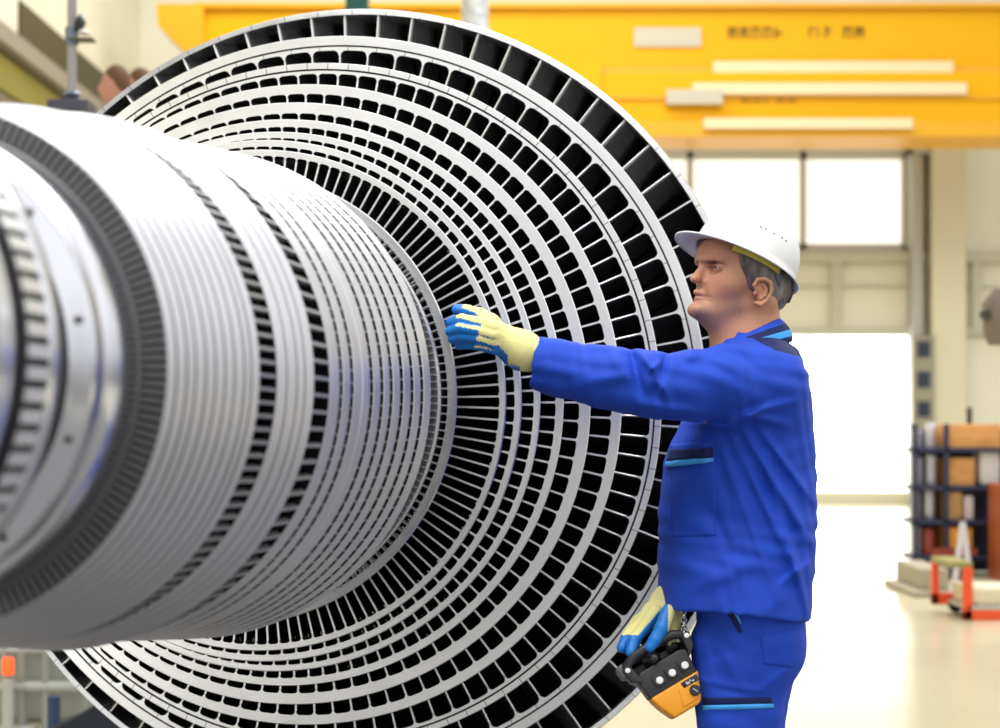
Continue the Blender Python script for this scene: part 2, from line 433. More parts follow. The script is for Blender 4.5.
def surface(f, lo, hi, vox, fine=None, fv=None):
    xs=[axis(lo[i],hi[i],vox,fine[i] if fine else None,fv) for i in range(3)]
    n=[len(x) for x in xs]
    D=np.empty(n, np.float32)
    for i in range(0,n[0],24):
        X,Y,Z=np.meshgrid(xs[0][i:i+24],xs[1],xs[2],indexing='ij')
        D[i:i+24]=f(np.stack([X,Y,Z],-1).astype(np.float32))
    D[0]=D[-1]=np.abs(D[0]).max()+.01
    D[:,0]=1; D[:,-1]=1; D[:,:,0]=1; D[:,:,-1]=1; D[0]=1; D[-1]=1
    ins=D<0
    c=[ins[a:n[0]-1+a,b:n[1]-1+b,d:n[2]-1+d] for a in(0,1) for b in(0,1) for d in(0,1)]
    cnt=sum(x.astype(np.int8) for x in c); act=(cnt>0)&(cnt<8)
    idx=-np.ones(act.shape,np.int64); I=np.argwhere(act); idx[act]=np.arange(len(I))
    acc=np.zeros((len(I),3)); w=np.zeros(len(I))
    cor=[(a,b,d) for a in(0,1) for b in(0,1) for d in(0,1)]
    for p in range(8):
        for q in range(p+1,8):
            df=[abs(cor[p][k]-cor[q][k]) for k in range(3)]
            if sum(df)!=1: continue
            A=D[I[:,0]+cor[p][0],I[:,1]+cor[p][1],I[:,2]+cor[p][2]]; B=D[I[:,0]+cor[q][0],I[:,1]+cor[q][1],I[:,2]+cor[q][2]]
            m=(A<0)!=(B<0); t=np.where(m,A/np.where(m,A-B,1),0)[:,None]
            pt=np.array(cor[p])+(np.array(cor[q])-np.array(cor[p]))*t
            acc[m]+=pt[m]; w[m]+=1
    fr=acc/np.maximum(w,1)[:,None]
    V=np.stack([xs[k][I[:,k]]+fr[:,k]*(xs[k][I[:,k]+1]-xs[k][I[:,k]]) for k in range(3)],1)
    faces=[]
    for ax in range(3):
        o1,o2=[(1,2),(2,0),(0,1)][ax]
        sl0=[slice(0,n[k]) for k in range(3)]; sl1=list(sl0); sl0[ax]=slice(0,n[ax]-1); sl1[ax]=slice(1,n[ax])
        a=ins[tuple(sl0)]; b=ins[tuple(sl1)]; E=np.argwhere(a!=b)
        ok=(E[:,o1]>0)&(E[:,o2]>0)&(E[:,o1]<n[o1]-1)&(E[:,o2]<n[o2]-1); E=E[ok]
        flip=a[tuple(E.T)]
        def g(d1,d2):
            Q=E.copy(); Q[:,o1]-=d1; Q[:,o2]-=d2; return idx[tuple(Q.T)]
        q=np.stack([g(0,0),g(1,0),g(1,1),g(0,1)],1)
        q[~flip]=q[~flip][:,::-1]; faces.append(q)
    return V, np.concatenate(faces)
def sculpt(name, f, lo, hi, vox, mats, parent=None, relax=1, fm=None, color=None, fine=None, fv=None):
    V,Fc=surface(f,lo,hi,vox,fine,fv)
    for _ in range(relax):
        A=np.zeros_like(V); C=np.zeros(len(V))
        for k in range(4):
            j=(k+1)%4
            np.add.at(A,Fc[:,k],V[Fc[:,j]]); np.add.at(C,Fc[:,k],1); np.add.at(A,Fc[:,j],V[Fc[:,k]]); np.add.at(C,Fc[:,j],1)
        V=V*.5+.5*A/np.maximum(C,1)[:,None]
    me=bpy.data.meshes.new(name); me.vertices.add(len(V)); me.vertices.foreach_set('co',V.astype(np.float32).ravel())
    me.loops.add(len(Fc)*4); me.loops.foreach_set('vertex_index',Fc.astype(np.int32).ravel())
    me.polygons.add(len(Fc)); me.polygons.foreach_set('loop_start',np.arange(0,4*len(Fc),4,dtype=np.int32)); me.polygons.foreach_set('loop_total',np.full(len(Fc),4,np.int32))
    me.update(calc_edges=True); me.validate()
    for m in (mats if isinstance(mats,(list,tuple)) else [mats]): me.materials.append(m)
    if fm is not None:
        cen=V[Fc].mean(1); a=V[Fc[:,2]]-V[Fc[:,0]]; b=V[Fc[:,3]]-V[Fc[:,1]]; nn=np.cross(a,b); nn/=np.maximum(1e-12,np.linalg.norm(nn,axis=1))[:,None]
        me.polygons.foreach_set('material_index', fm(cen,nn).astype(np.int32))
    if color is not None:
        at_=me.color_attributes.new('tone','FLOAT_COLOR','POINT'); c=color(V); at_.data.foreach_set('color',np.c_[c,np.ones(len(V))].astype(np.float32).ravel())
    me.polygons.foreach_set('use_smooth',[True]*len(me.polygons))
    o=bpy.data.objects.new(name,me); COL.objects.link(o)
    if parent: o.parent=parent
    return o
def pp(px,py,Y=3.75): 
    v=at(px,py,Y); return (v.x,v.y,v.z)
def px_of(V): return 500+F*V[...,0]/V[...,1], YH-F*(V[...,2]-H)/V[...,1]

# ---------------------------------------------------------------- hall
M_floor = mat('polished_hall_floor', (.60,.56,.42), .22)
def floor_nodes(m):
    b = m.node_tree.nodes['Principled BSDF']
    tc = N(m,'ShaderNodeTexCoord'); nz = N(m,'ShaderNodeTexNoise'); nz.inputs['Scale'].default_value=.9; nz.inputs['Detail'].default_value=6
    L(m, tc.outputs['Object'], nz.inputs['Vector'])
    r = N(m,'ShaderNodeValToRGB'); r.color_ramp.elements[0].color=(.50,.45,.29,1); r.color_ramp.elements[1].color=(.66,.60,.40,1)
    L(m, nz.outputs['Fac'], r.inputs['Fac']); L(m, r.outputs['Color'], b.inputs['Base Color'])
floor_nodes(M_floor)
FW = 30.0; LWX = -6.0; RX = 16.0; CEIL = 13.0
mb = MB(); mb.box(LWX-.2, RX, -12, FW+.3, -.2, 0)
tag(mb.build('floor', M_floor), kind='structure')
mb = MB(); mb.box(-5.5, 6.0, -8, 7.6, 0, .012)  # unseen plate added so the drum's lower half reflects a dark floor
tag(mb.build('floor', noise_mat('drum_darkening_plate', (.13,.13,.135),(.20,.195,.19), 3, .45, .2)), kind='structure')
M_wall = noise_mat('cream_wall_paint', (.72,.69,.55), (.76,.74,.62), .6, .8)
def wx(px): return (px-500)/F*FW
def wz(py): return H-(py-YH)/F*FW
# far wall with the doorway and the window band cut out of it
DX0, DX1, DZ = wx(770), wx(909), wz(336)
WX0, WX1, WZ0, WZ1 = wx(560), wx(905), wz(250), wz(152)
mb = MB()
for x0,x1,z0,z1 in [(LWX,DX0,0,WZ0),(DX1,RX,0,WZ0),(DX0,DX1,DZ,WZ0),(LWX,WX0,WZ0,WZ1),(WX1,RX,WZ0,WZ1),(LWX,RX,WZ1,CEIL)]:
    mb.box(x0,x1,FW,FW+.3,z0,z1)
tag(mb.build('wall_back', M_wall), kind='structure')
M_day = emit('daylit_translucent_door', (1,1,1), 4.0)
M_pane = emit('daylit_translucent_pane', (1.0,.975,.92), .85)
mb = MB(); mb.box(DX0,DX1,FW+.12,FW+.16,0.22,DZ)
d1 = tag(mb.build('door_1', M_day), kind='structure')
mb = MB(); mb.box(DX0,DX1,FW-.02,FW+.2,0,.2)
tag(mb.build('door_sill', mat('sill_paint',(.62,.58,.42),.6), d1))
win = tag(MB().box(WX0,WX1,FW+.12,FW+.16,WZ0,WZ1).build('window_1', M_pane), kind='structure')
M_frame = mat('grey_steel_frame', (.50,.50,.44), .5)
mb = MB()
for px in (600,690,803,905): mb.box(wx(px-3),wx(px+3),FW-.05,FW+.12,WZ0,WZ1)
mb.box(WX0,WX1,FW-.05,FW+.12,WZ1-.12,WZ1+.05); mb.box(WX0,WX1,FW-.05,FW+.12,WZ0-.05,WZ0+.1)
mb.build('window_frame', M_frame, win)
# galvanised column, cladding rails below the window
mb = MB(); mb.box(wx(907),wx(917),FW-.4,FW-.02,0,wz(143)); mb.box(wx(907),wx(937),FW-.45,FW-.02,wz(157),wz(143))
tag(mb.build('trim_1', mat('grey_column_paint',(.42,.42,.37),.5)), kind='structure')
mb = MB(); mb.box(wx(790),wx(1010),FW-.16,FW-.02,wz(263),wz(253))
for py in (287,): mb.box(wx(790),wx(1010),FW-.05,FW-.01,wz(py+1),wz(py-1))
mb.box(wx(780),wx(1010),FW-.12,FW-.01,wz(335),wz(328))
for px in (835,975): mb.box(wx(px-5),wx(px+5),FW-.14,FW-.01,wz(330),wz(258))
tag(mb.build('trim_2', mat('rail_paint',(.50,.49,.38),.6)), kind='structure')
mb = MB(); mb.box(wx(925),wx(958),FW-.5,FW-.02,0,wz(120))
tag(mb.build('trim_3', mat('pale_column_paint',(.66,.61,.44),.6)), kind='structure')
# left wall receding
M_lw = noise_mat('pale_yellow_wall_paint', (.66,.62,.46),(.72,.68,.53), .5, .8)
mb = MB(); mb.box(LWX-.3, LWX, -12, FW+.3, 0, CEIL)
tag(mb.build('wall_left', M_lw), kind='structure')

# crane runway and ledges along the left wall
M_run=mat('olive_runway_paint',(.22,.19,.03),.6); M_ledge=mat('grey_ledge_paint',(.26,.235,.18),.6); M_dkw=mat('dark_clerestory_glass',(.055,.05,.018),.6)
mb=MB(); mb.box(LWX,LWX+.04,22.4,29.9,6.02,6.62); tag(mb.build('window_2',M_dkw),kind='structure')
mb=MB(); mb.box(LWX,LWX+.25,10,29.9,5.78,6.0); tag(mb.build('trim_4',M_ledge),kind='structure')
mb=MB(); mb.box(LWX,LWX+.12,10,29.9,5.30,5.72); tag(mb.build('trim_5',M_run),kind='structure')
mb=MB(); mb.box(LWX,LWX+.14,10,29.9,4.95,5.25); tag(mb.build('trim_6',mat('brown_grey_paint',(.16,.13,.07),.6)),kind='structure')
mb=MB(); mb.box(LWX,LWX+.12,10,29.9,4.0,4.9); tag(mb.build('trim_7',mat('pale_olive_paint',(.26,.24,.11),.6)),kind='structure')

# ---------------------------------------------------------------- yellow bridge crane
CY=27.0
def cx_(px): return (px-500)/F*CY
def cz_(py): return H-(py-YH)/F*CY
M_cr=mat('crane_yellow',(.76,.39,.0),.5,0,Specular_IOR_Level=.2); M_cr2=mat('crane_yellow_deep',(.74,.36,.0),.4); M_glint=mat('painted_flange_glint',(.80,.64,.38),.4); M_plate=mat('grey_white_plate',(.52,.47,.36),.5); M_ink=mat('brown_lettering',(.22,.12,.0),.6)
crane=empty('bridge_crane',(cx_(560),CY+.5,cz_(140))); tag(crane,'long yellow bridge crane spanning the far end of the hall under the roof','crane')
def cpart(name,boxes,m,y0,y1,bev=.0):
    mb=MB()
    for x0,x1,t,b in boxes: mb.box(cx_(x0),cx_(x1),CY+y0,CY+y1,cz_(b),cz_(t),bev=bev)
    o=mb.build(name,m); o.parent=crane; o.matrix_parent_inverse=Matrix.Translation(crane.location).inverted(); return o
cpart('girder',[(200,1090,8,68)],M_cr,0,.9,.02)
cpart('top_flange',[(196,1092,4,9)],M_cr2,-.1,1.0)
cpart('girder',[(560,1090,76,126)],M_cr,-.3,.7,.02)
cpart('bottom_flange',[(545,1092,126,141)],M_cr2,-.42,.8,.01)
cpart('bottom_flange',[(196,1092,68,75)],M_cr2,-.10,1.0)
cpart('rail',[(712,950,64,75)],M_glint,-.20,-.10)  # the three pale bars are painted reflections on the glossy flanges
cpart('rail',[(690,960,88,99)],M_glint,-.40,-.30)
cpart('rail',[(700,905,124,134)],M_glint,-.52,-.42)
cpart('cable_tray',[(545,1090,100,103)],M_cr2,-.34,-.30)
tag(cpart('number_plate',[(634,701,28,47)],M_plate,-.03,0),'pale plate on upper girder'); tag(cpart('number_plate',[(664,719,95,109)],M_plate,-.45,-.30),'pale plate on lower girder')
def marks(x0,x1,t,b,y0,n,seed):
    r=random.Random(seed); mb=MB(); x=x0; wd=(x1-x0)/n
    for i in range(n):
        a=x0+i*wd; 
        mb.box(cx_(a+wd*.1),cx_(a+wd*.32),CY+y0-.012,CY+y0,cz_(b),cz_(t))
        if r.random()<.8: mb.box(cx_(a+wd*.1),cx_(a+wd*.8),CY+y0-.012,CY+y0,cz_(t+2.5),cz_(t))
        if r.random()<.7: mb.box(cx_(a+wd*.1),cx_(a+wd*.8),CY+y0-.012,CY+y0,cz_((t+b)/2+1.2),cz_((t+b)/2-1.2))
        if r.random()<.6: mb.box(cx_(a+wd*.6),cx_(a+wd*.8),CY+y0-.012,CY+y0,cz_(b),cz_(t))
    o=mb.build('lettering',M_ink); o.parent=crane; o.matrix_parent_inverse=Matrix.Translation(crane.location).inverted()
marks(727,785,27,39,0,5,3); marks(808,832,27,38,0,3,5); marks(842,866,27,38,0,2,8); marks(738,795,101,106,-.3,5,4)
# end carriage at the left
mb=MB(); mb.prism([(cx_(158),cz_(6)),(cx_(205),cz_(6)),(cx_(205),cz_(66)),(cx_(185),cz_(52)),(cx_(160),cz_(28))],CY-.15,CY+1.0); o=mb.build('end_carriage',M_cr2); o.parent=crane; o.matrix_parent_inverse=Matrix.Translation(crane.location).inverted()
mb=MB(); mb.box(cx_(556),cx_(600),CY-.35,CY+.9,cz_(140),cz_(66)); o=mb.build('girder_link',M_cr); o.parent=crane; o.matrix_parent_inverse=Matrix.Translation(crane.location).inverted()
# things hanging above the rotor
def solo(o,label,cat,group=None): tag(o,label,cat,group); return o
Yg=20.0
mb=MB(); gx=lambda p:(p-500)/F*Yg; gz=lambda p:H-(p-YH)/F*Yg
mb.box(gx(345),gx(368),Yg,Yg+.25,gz(11),gz(-120),bev=.02); mb.box(gx(341),gx(372),Yg-.05,Yg+.3,gz(14),gz(9),bev=.01)
solo(mb.build('hoist_block',mat('dark_green_paint',(.0,.07,.05),.4)),'dark green hoist part hanging just above the top of the rotor','hoist')
mb=MB(); mb.tube([(gx(475),Yg,gz(-120)),(gx(475),Yg,gz(30))],.15,20); mb.tube([(gx(475),Yg,gz(30)),(gx(475),Yg,gz(33))],.18,20)
solo(mb.build('hanging_duct',noise_mat('galvanised_duct',(.45,.47,.48),(.68,.70,.70),12,.4,.3)),'grey metal duct hanging in front of the yellow crane above the rotor','duct')

# mast with work light behind the drum
ms=empty('work_light_mast',((72-500)/F*9.0,9.0,0)); tag(ms,'grey mast with a small work lamp standing behind the rotor drum','mast')
def mz(py): return H-(py-YH)/F*9.0
def mpart(name,fn,m):
    mb=MB(); fn(mb); o=mb.build(name,m,ms,smooth=40); return o
mpart('pole',lambda b:b.tube([(0,0,0),(0,0,mz(-60))],.024,16),mat('grey_mast_paint',(.34,.32,.31),.5))
mpart('collar',lambda b:(b.tube([(0,0,mz(45)),(0,0,mz(28))],.034,16),b.tube([(0,0,mz(95)),(0,0,mz(91))],[.05,.03],16)),mat('blue_grey_metal',(.17,.20,.26),.4))
mpart('base_drum',lambda b:(b.tube([(0,0,mz(106)),(0,0,mz(101)),(0,0,mz(96))],[.06,.06,.03],20),b.box(-.10,.10,-.10,.10,mz(112),mz(103)),b.tube([(0,0,0),(0,0,mz(112))],.03,12)),mat('dark_blue_grey',(.05,.05,.08),.5))
def lampf(b):
    b.tube([(0,0,mz(33)),(.05,-.02,mz(24))],.012,8)
    b.lathe([(0,0),(.02,0),(.045,-.03),(.048,-.035)],16,0,Matrix.Translation((.07,-.03,mz(26))) @ Matrix.Rotation(1.9,4,'Y'))
mpart('lamp_arm',lampf,mat('dark_lamp_metal',(.03,.035,.03),.4))
mpart('lamp_glass',lambda b:b.lathe([(0,.02),(.025,.012),(.034,0),(0,-.01)],16,0,Matrix.Translation((.068,-.035,mz(35)))),mat('lamp_glass_pale',(.8,.74,.68),.3))
mpart('lamp_tray',lambda b:b.box(-.01,.11,-.05,.05,mz(41),mz(39)),mat('olive_metal',(.12,.12,.05),.5))

# two people on a platform beyond the drum
plat=empty('work_platform',(-2.72,12.3,0)); tag(plat,'steel work platform behind the rotor drum carrying two onlookers','platform')
mb=MB(); mb.box(-.9,.9,-.6,.8,1.62,1.70); mb.build('deck',M_frame,plat)
for sx in (-.82,.82):
    for sy in (-.52,.72): mb=MB(); mb.box(sx-.04,sx+.04,sy-.04,sy+.04,0,1.62); mb.build('leg',M_frame,plat)
def onlooker(px,py,label,shirt,turn,Y=12.0):
    pass; top=at(px,py,Y); z0=1.70; hgt=top.z-z0; s=hgt/1.78; x=top.x
    def bs(P):
        Pz=lambda z:z0+z*s
        d=s_ell(P,(x,Y,Pz(1.66)),(.083,.095,.118)); d=smin(d,s_ell(P,(x-.05*turn,Y-.03,Pz(1.62)),(.05,.05,.08)),.03)
        d=smin(d,s_ell(P,(x-.10*turn,Y-.05,Pz(1.63)),(.018,.016,.02)),.01)
        d=smin(d,s_cap(P,(x,Y,Pz(1.45)),(x,Y,Pz(1.56)),.055,.052),.02)
        d=smin(d,s_cap(P,(x,Y,Pz(1.0)),(x,Y,Pz(1.32)),.13,.15),.06)
        for e in (-1,1):
            d=smin(d,chain(P,[(x+.17*e,Y,Pz(1.38)),(x+.22*e,Y-.03,Pz(1.10)),(x+.17*e,Y-.22,Pz(1.0))],[.055,.045,.035],.02),.03)
            d=smin(d,chain(P,[(x+.09*e,Y,Pz(.95)),(x+.10*e,Y-.02,Pz(.5)),(x+.10*e,Y+.01,Pz(.05))],[.09,.06,.05],.02),.04)
        return smax(d,z0+.005-P[...,2],.01)
    def fm(c,n):
        m=np.zeros(len(c)); zz_=(c[:,2]-z0)/s
        m[zz_<1.50]=1; m[zz_<.95]=2; return m
    o=sculpt('person',bs,(x-.35,Y-.4,z0-.02),(x+.35,Y+.3,z0+hgt+.05),.018,[mat('warm_skin',(.56,.27,.20),.5),mat('work_shirt',shirt,.8),mat('dark_trousers',(.03,.035,.06),.8)],None,1,fm)
    def hr(P):
        d=s_ell(P,(x+.012*turn,Y+.01,z0+1.675*s),(.092,.104,.120)); 
        return smax(smax(d,(z0+1.63*s)-P[...,2]-.5*turn*(P[...,0]-x),.01),-(P[...,0]-x)*turn-.075,.01) 
    sculpt('hair',hr,(x-.2,Y-.2,z0+1.4*s),(x+.2,Y+.2,z0+hgt+.1),.012,[mat('brown_hair',(.13,.055,.02),.7)],o,0)
    tag(o,label,'person','onlookers on the work platform'); return o
onlooker(115,64,'brown haired person in grey standing on the platform, further from the rotor rim',(.25,.25,.25),1)
onlooker(139,66,'brown haired person partly hidden behind the rotor rim on the platform',(.3,.28,.22),1,12.62)

# ---------------------------------------------------------------- lower left: guard rail, cabinet with red lamp
Yr=8.0
rx=lambda p:(p-500)/F*Yr
rz=lambda p:H-(p-YH)/F*Yr
gr=empty('guard_rail',(rx(40),Yr,0)); tag(gr,'grey green guard rail at lower left behind the rotor','guard rail')
for p in (5,22,46,86): 
    mb=MB(); mb.tube([(rx(p)-rx(40),0,0),(rx(p)-rx(40),0,rz(600))],.02,12); mb.build('post',mat('rail_green_grey',(.32,.34,.29),.5),gr,smooth=40)
for p in (612,650,687):
    mb=MB(); mb.tube([(rx(-60)-rx(40),0,rz(p)),(rx(200)-rx(40),0,rz(p))],.02 if p<680 else .028,12); mb.build('rail',mat('rail_green_grey',(.42,.44,.38),.5),gr,smooth=40)
mb=MB(); mb.tube([(rx(68),Yr-.25,0),(rx(68),Yr-.25,rz(688))],.028,14); mb.box(rx(68)-.06,rx(68)+.06,Yr-.31,Yr-.19,0,.012)
solo(mb.build('bollard',mat('dark_blue_paint',(.035,.07,.14),.5),smooth=40),'slim dark blue post standing at lower left beside the rotor rim','post')
sl=empty('signal_lamp',(rx(15.5),Yr-.12,0)); tag(sl,'orange red signal lamp on a grey stand at lower left','lamp')
mb=MB(); mb.tube([(0,0,0),(0,0,rz(675))],.025,14); mb.box(-.1,.1,-.1,.1,0,.02); mb.build('stand',M_frame,sl,smooth=40)
mb=MB(); mb.lathe([(0,rz(671)),(.024,rz(671)),(.027,rz(670)),(.027,rz(657)),(.022,rz(654)),(0,rz(653))],20); mb.build('lamp_shade',emit('glowing_orange_lens',(1,.12,.02),.9),sl,smooth=40)
mb=MB(); mb.box(rx(-60),rx(150),Yr+.2,Yr+.7,.0,.95,bev=.02); mb.box(rx(-62),rx(152),Yr+.16,Yr+.74,.95,1.0,bev=.01)
solo(mb.build('storage_cabinet',mat('pale_grey_cabinet',(.36,.37,.34),.5)),'low grey green cabinet behind the guard rail at lower left','cabinet')
mb=MB(); mb.prism([(rx(40),0),(rx(215),0),(rx(215),.36),(rx(190),.38),(rx(112),.16),(rx(48),.015)],Yr-.62,Yr-.34)
solo(mb.build('dark_ramp',mat('dark_navy_steel',(.012,.016,.028),.6)),'dark sloping steel ramp on floor at lower left under the rotor rim','ramp')

# ---------------------------------------------------------------- right side: shelf, trolley, machine
Ys=16.0
sx=lambda p:(p-500)/F*Ys
sz=lambda p:H-(p-YH)/F*Ys
sh=empty('storage_rack',(sx(960),Ys+.3,0)); tag(sh,'dark blue storage rack of parts against the far wall beside the doorway','rack')
ox=sx(960)
def rk(name,x0,x1,t,b,y0,y1,m,bev=.0):
    mb=MB(); mb.box(sx(x0)-ox,sx(x1)-ox,y0-.3,y1-.3,max(0,sz(b)),sz(t),bev=bev); return mb.build(name,m,sh)
M_rk=mat('dark_blue_rack_paint',(.02,.028,.07),.5); M_wood=noise_mat('orange_pine',(.62,.28,.07),(.74,.38,.12),8,.6,stretch=(1,1,6)); M_rd=mat('brick_red_paint',(.30,.05,.025),.5)
for x0 in (914,945,1022): rk('upright',x0,x0+4,424,600,0,.06,M_rk); rk('upright',x0+8,x0+12,424,600,.40,.45,M_rk)
for yy in (448,486,520,556): rk('shelf',913,1026,yy,yy+4,0,.45,M_rk)
rk('back_panel',924,1030,430,575,.43,.45,M_rk)
rk('toe_board',932,976,548,556,-.04,0,M_rd)
def item(name,m,x0,x1,t,b,y0,y1,label,cat,group=None,bev=.01,cyl=0):
    mb=MB()
    if cyl:
        r=(sx(x1)-sx(x0))/2; c=(sx(x0)+sx(x1))/2
        mb.lathe([(0,sz(b)),(r*.96,sz(b)),(r,sz(b)+.01),(r,sz(t)-.02),(r*.9,sz(t)),(0,sz(t))],20,0,Matrix.Translation((c,Ys+(y0+y1)/2,0)))
    else: mb.box(sx(x0),sx(x1),Ys+y0,Ys+y1,sz(b),sz(t),bev=bev)
    group = group or {'metal_canister':'metal canisters on the storage rack','wooden_box':'wooden boxes on the storage rack'}.get(name)
    return solo(mb.build(name,m,smooth=40),label,cat,group)
M_al=mat('bright_aluminium',(.75,.74,.80),.25,.6); M_al2=mat('dull_aluminium',(.45,.44,.52),.35,.6)
item('wooden_crate',M_wood,948,1003,424,448,.05,.42,'long pale orange wooden crate on the top of the rack','crate')
bt=item('bottle',mat('dark_bottle',(.05,.05,.04),.3),975,981,407,424,.2,.4,'small dark bottle standing on the pale orange crate','bottle',cyl=1)
item('metal_canister',M_al,931,943,423,448,.1,.4,'bright metal canister on the rack top beside the doorway','canister',cyl=1)
item('metal_canister',M_al2,918,929,430,448,.1,.4,'dull metal canister at the doorway end of the rack top','canister',cyl=1)
item('metal_canister',M_al2,918,930,457,486,.1,.4,'dull metal canister at doorway end of the second shelf','canister',cyl=1)
item('metal_canister',M_al,932,944,455,486,.1,.4,'bright metal canister on the second shelf, left of the orange box','canister',cyl=1)
item('metal_canister',M_al2,918,928,492,520,.1,.4,'dull metal canister at doorway end of the third shelf','canister',cyl=1)
item('metal_canister',M_al,931,942,490,520,.1,.4,'tall bright metal canister on the third shelf above red one','canister',cyl=1)
item('paint_can',mat('red_can',(.50,.10,.08),.4),930,942,530,556,.1,.4,'faded red can on the lowest shelf of the rack','can',cyl=1)
item('metal_canister',M_al,917,928,528,556,.1,.4,'bright metal canister on the lowest shelf beside red can','canister',cyl=1)
item('wooden_box',M_wood,949,977,458,486,.07,.40,'orange wooden box on the second shelf of the rack','box')
item('white_sack',mat('white_sack_cloth',(.72,.70,.66),.8),982,1004,450,486,.07,.40,'white sack on the second shelf right of the orange box','sack',bev=.06)
item('wooden_box',noise_mat('amber_pine',(.55,.30,.10),(.66,.40,.16),8,.6),950,964,492,520,.07,.40,'amber wooden box on the third shelf','box')
item('storage_tub',mat('pale_plastic',(.68,.58,.55),.5),966,975,496,520,.05,.4,'pale plastic tub on the third shelf beside the amber box','tub')
item('parts_bin',mat('orange_bin',(.70,.28,.02),.5),950,973,528,556,.02,.5,'orange parts bin on the lowest shelf','bin')
item('red_cabinet',mat('rust_red_steel',(.34,.07,.02),.45),983,1040,482,600,-.75,-.15,'rust red steel cabinet in front of the rack at right edge','cabinet',bev=.02)
item('dark_crate',mat('dark_blue_crate',(.01,.012,.03),.5),938,958,560,585,-.42,-.08,'small dark crate on the floor behind the red trolley','crate')
# trolley
Yt=12.4
tx=lambda p:(p-500)/F*Yt
tz=lambda p:H-(p-YH)/F*Yt
tr=empty('hand_trolley',(tx(985),Yt,0)); tag(tr,'orange red hand trolley with pale load on the floor at right edge','trolley')
M_tr=mat('orange_red_paint',(.85,.09,.02),.4); ox2=tx(985)
def tp(name,boxes,m,y0,y1):
    mb=MB()
    for x0,x1,t,b in boxes: mb.box(tx(x0)-ox2,tx(x1)-ox2,y0,y1,max(.0,tz(b)),tz(t),bev=.006)
    return mb.build(name,m,tr)
tp('upright',[(950,957,566,612)],M_tr,.5,.56); tp('upright',[(964,973,566,628)],M_tr,0,.06); tp('crossbar',[(950,973,562,568)],mat('olive_cap',(.30,.26,.08),.5),0,.56)
tp('frame',[(964,1060,610,622)],M_tr,0,.06); tp('frame',[(950,1060,600,612)],M_tr,.5,.56)
mb=MB()
for wx_ in (1.0*0+tx(975)-ox2, tx(1050)-ox2):
    for yy in (.0,.5): mb.lathe([(0,-.02),(.05,-.02),(.055,0),(.05,.02),(0,.02)],16,0,Matrix.Translation((wx_,yy+.03,.055)) @ Matrix.Rotation(PI/2,4,'X'))
mb.build('wheel',M_blk_ if 'M_blk_' in globals() else mat('black_rubber',(.02,.02,.02),.7),tr,smooth=40)
tp('deck',[(966,1060,606,610)],M_frame,.0,.56)
mb=MB(); mb.box(tx(970),tx(1055),Yt+.04,Yt+.5,tz(606),tz(588),bev=.03); solo(mb.build('wrapped_bundle',mat('pale_wrapping',(.74,.66,.46),.6)),'pale wrapped bundle lying on the orange red trolley','bundle')
mb=MB(); mb.tube([(tx(988),Yt+1.0,tz(596)*0+.0),(tx(1000),Yt+1.0,tz(530))],.022,10); mb.tube([(tx(1012),Yt+1.0,0),(tx(1000),Yt+1.0,tz(530))],.022,10)
solo(mb.build('trestle_leg',M_al,smooth=40),'slanting silver trestle leg in front of the rust red cabinet','trestle')
k_=14.2/Yt; mb=MB(); mb.box(tx(908)*k_,tx(958)*k_,14.0,15.1,0,.05,bev=.01); mb.box(tx(918)*k_,tx(946)*k_,14.1,15.0,.05,.22,bev=.02)
solo(mb.build('pallet',mat('grey_brown_board',(.38,.33,.24),.7)),'low grey brown pallet with board on the floor left of the trolley','pallet')
# dark panels on the column right of the doorway, machine head at the right edge
cab=empty('control_panel',(wx(915),FW-.6,0)); tag(cab,'tall grey column panel with three dark windows right of the doorway','panel')
mb=MB(); mb.box(-.18,.18,0,.12,0,wz(337)); mb.build('panel_body',mat('olive_grey_panel',(.30,.28,.19),.6),cab)
for t in (343,373,402):
    mb=MB(); mb.box(-.10,.10,-.03,.0,wz(t+15),wz(t)); mb.build('panel_window',mat('dark_panel_glass',(.02,.03,.06),.3),cab)
Ym=11.0
mx=lambda p:(p-500)/F*Ym
mzz=lambda p:H-(p-YH)/F*Ym
dr=empty('drilling_machine',(mx(1040),Ym,0)); tag(dr,'grey brown drilling machine head reaching in at the right edge','drilling machine')
o0=mx(1040)
mb=MB(); mb.tube([(0,0,0),(0,0,mzz(250))],.14,24); mb.build('column',mat('machine_grey_brown',(.17,.14,.10),.5),dr,smooth=40)
mb=MB(); mb.tube([(mx(1000)-o0,0,mzz(345)),(mx(1000)-o0,0,mzz(335)),(mx(1000)-o0,0,mzz(305)),(mx(1002)-o0,0,mzz(290))],[.07,.10,.11,.06],20); mb.box(mx(1000)-o0,0,-.08,.08,mzz(335),mzz(305),bev=.02); mb.build('head',mat('machine_grey_brown',(.20,.16,.12),.5),dr,smooth=40)
mb=MB(); mb.lathe([(0,-.03),(.03,-.03),(.035,0),(.03,.03),(0,.03)],14,0,Matrix.Translation((mx(983)-o0,-.05,mzz(315))) @ Matrix.Rotation(PI/2,4,'X')); mb.tube([(mx(983)-o0,-.05,mzz(315)),(mx(1000)-o0,-.05,mzz(320))],.012,8); mb.build('hand_wheel',mat('dark_olive',(.05,.05,.03),.5),dr,smooth=40)
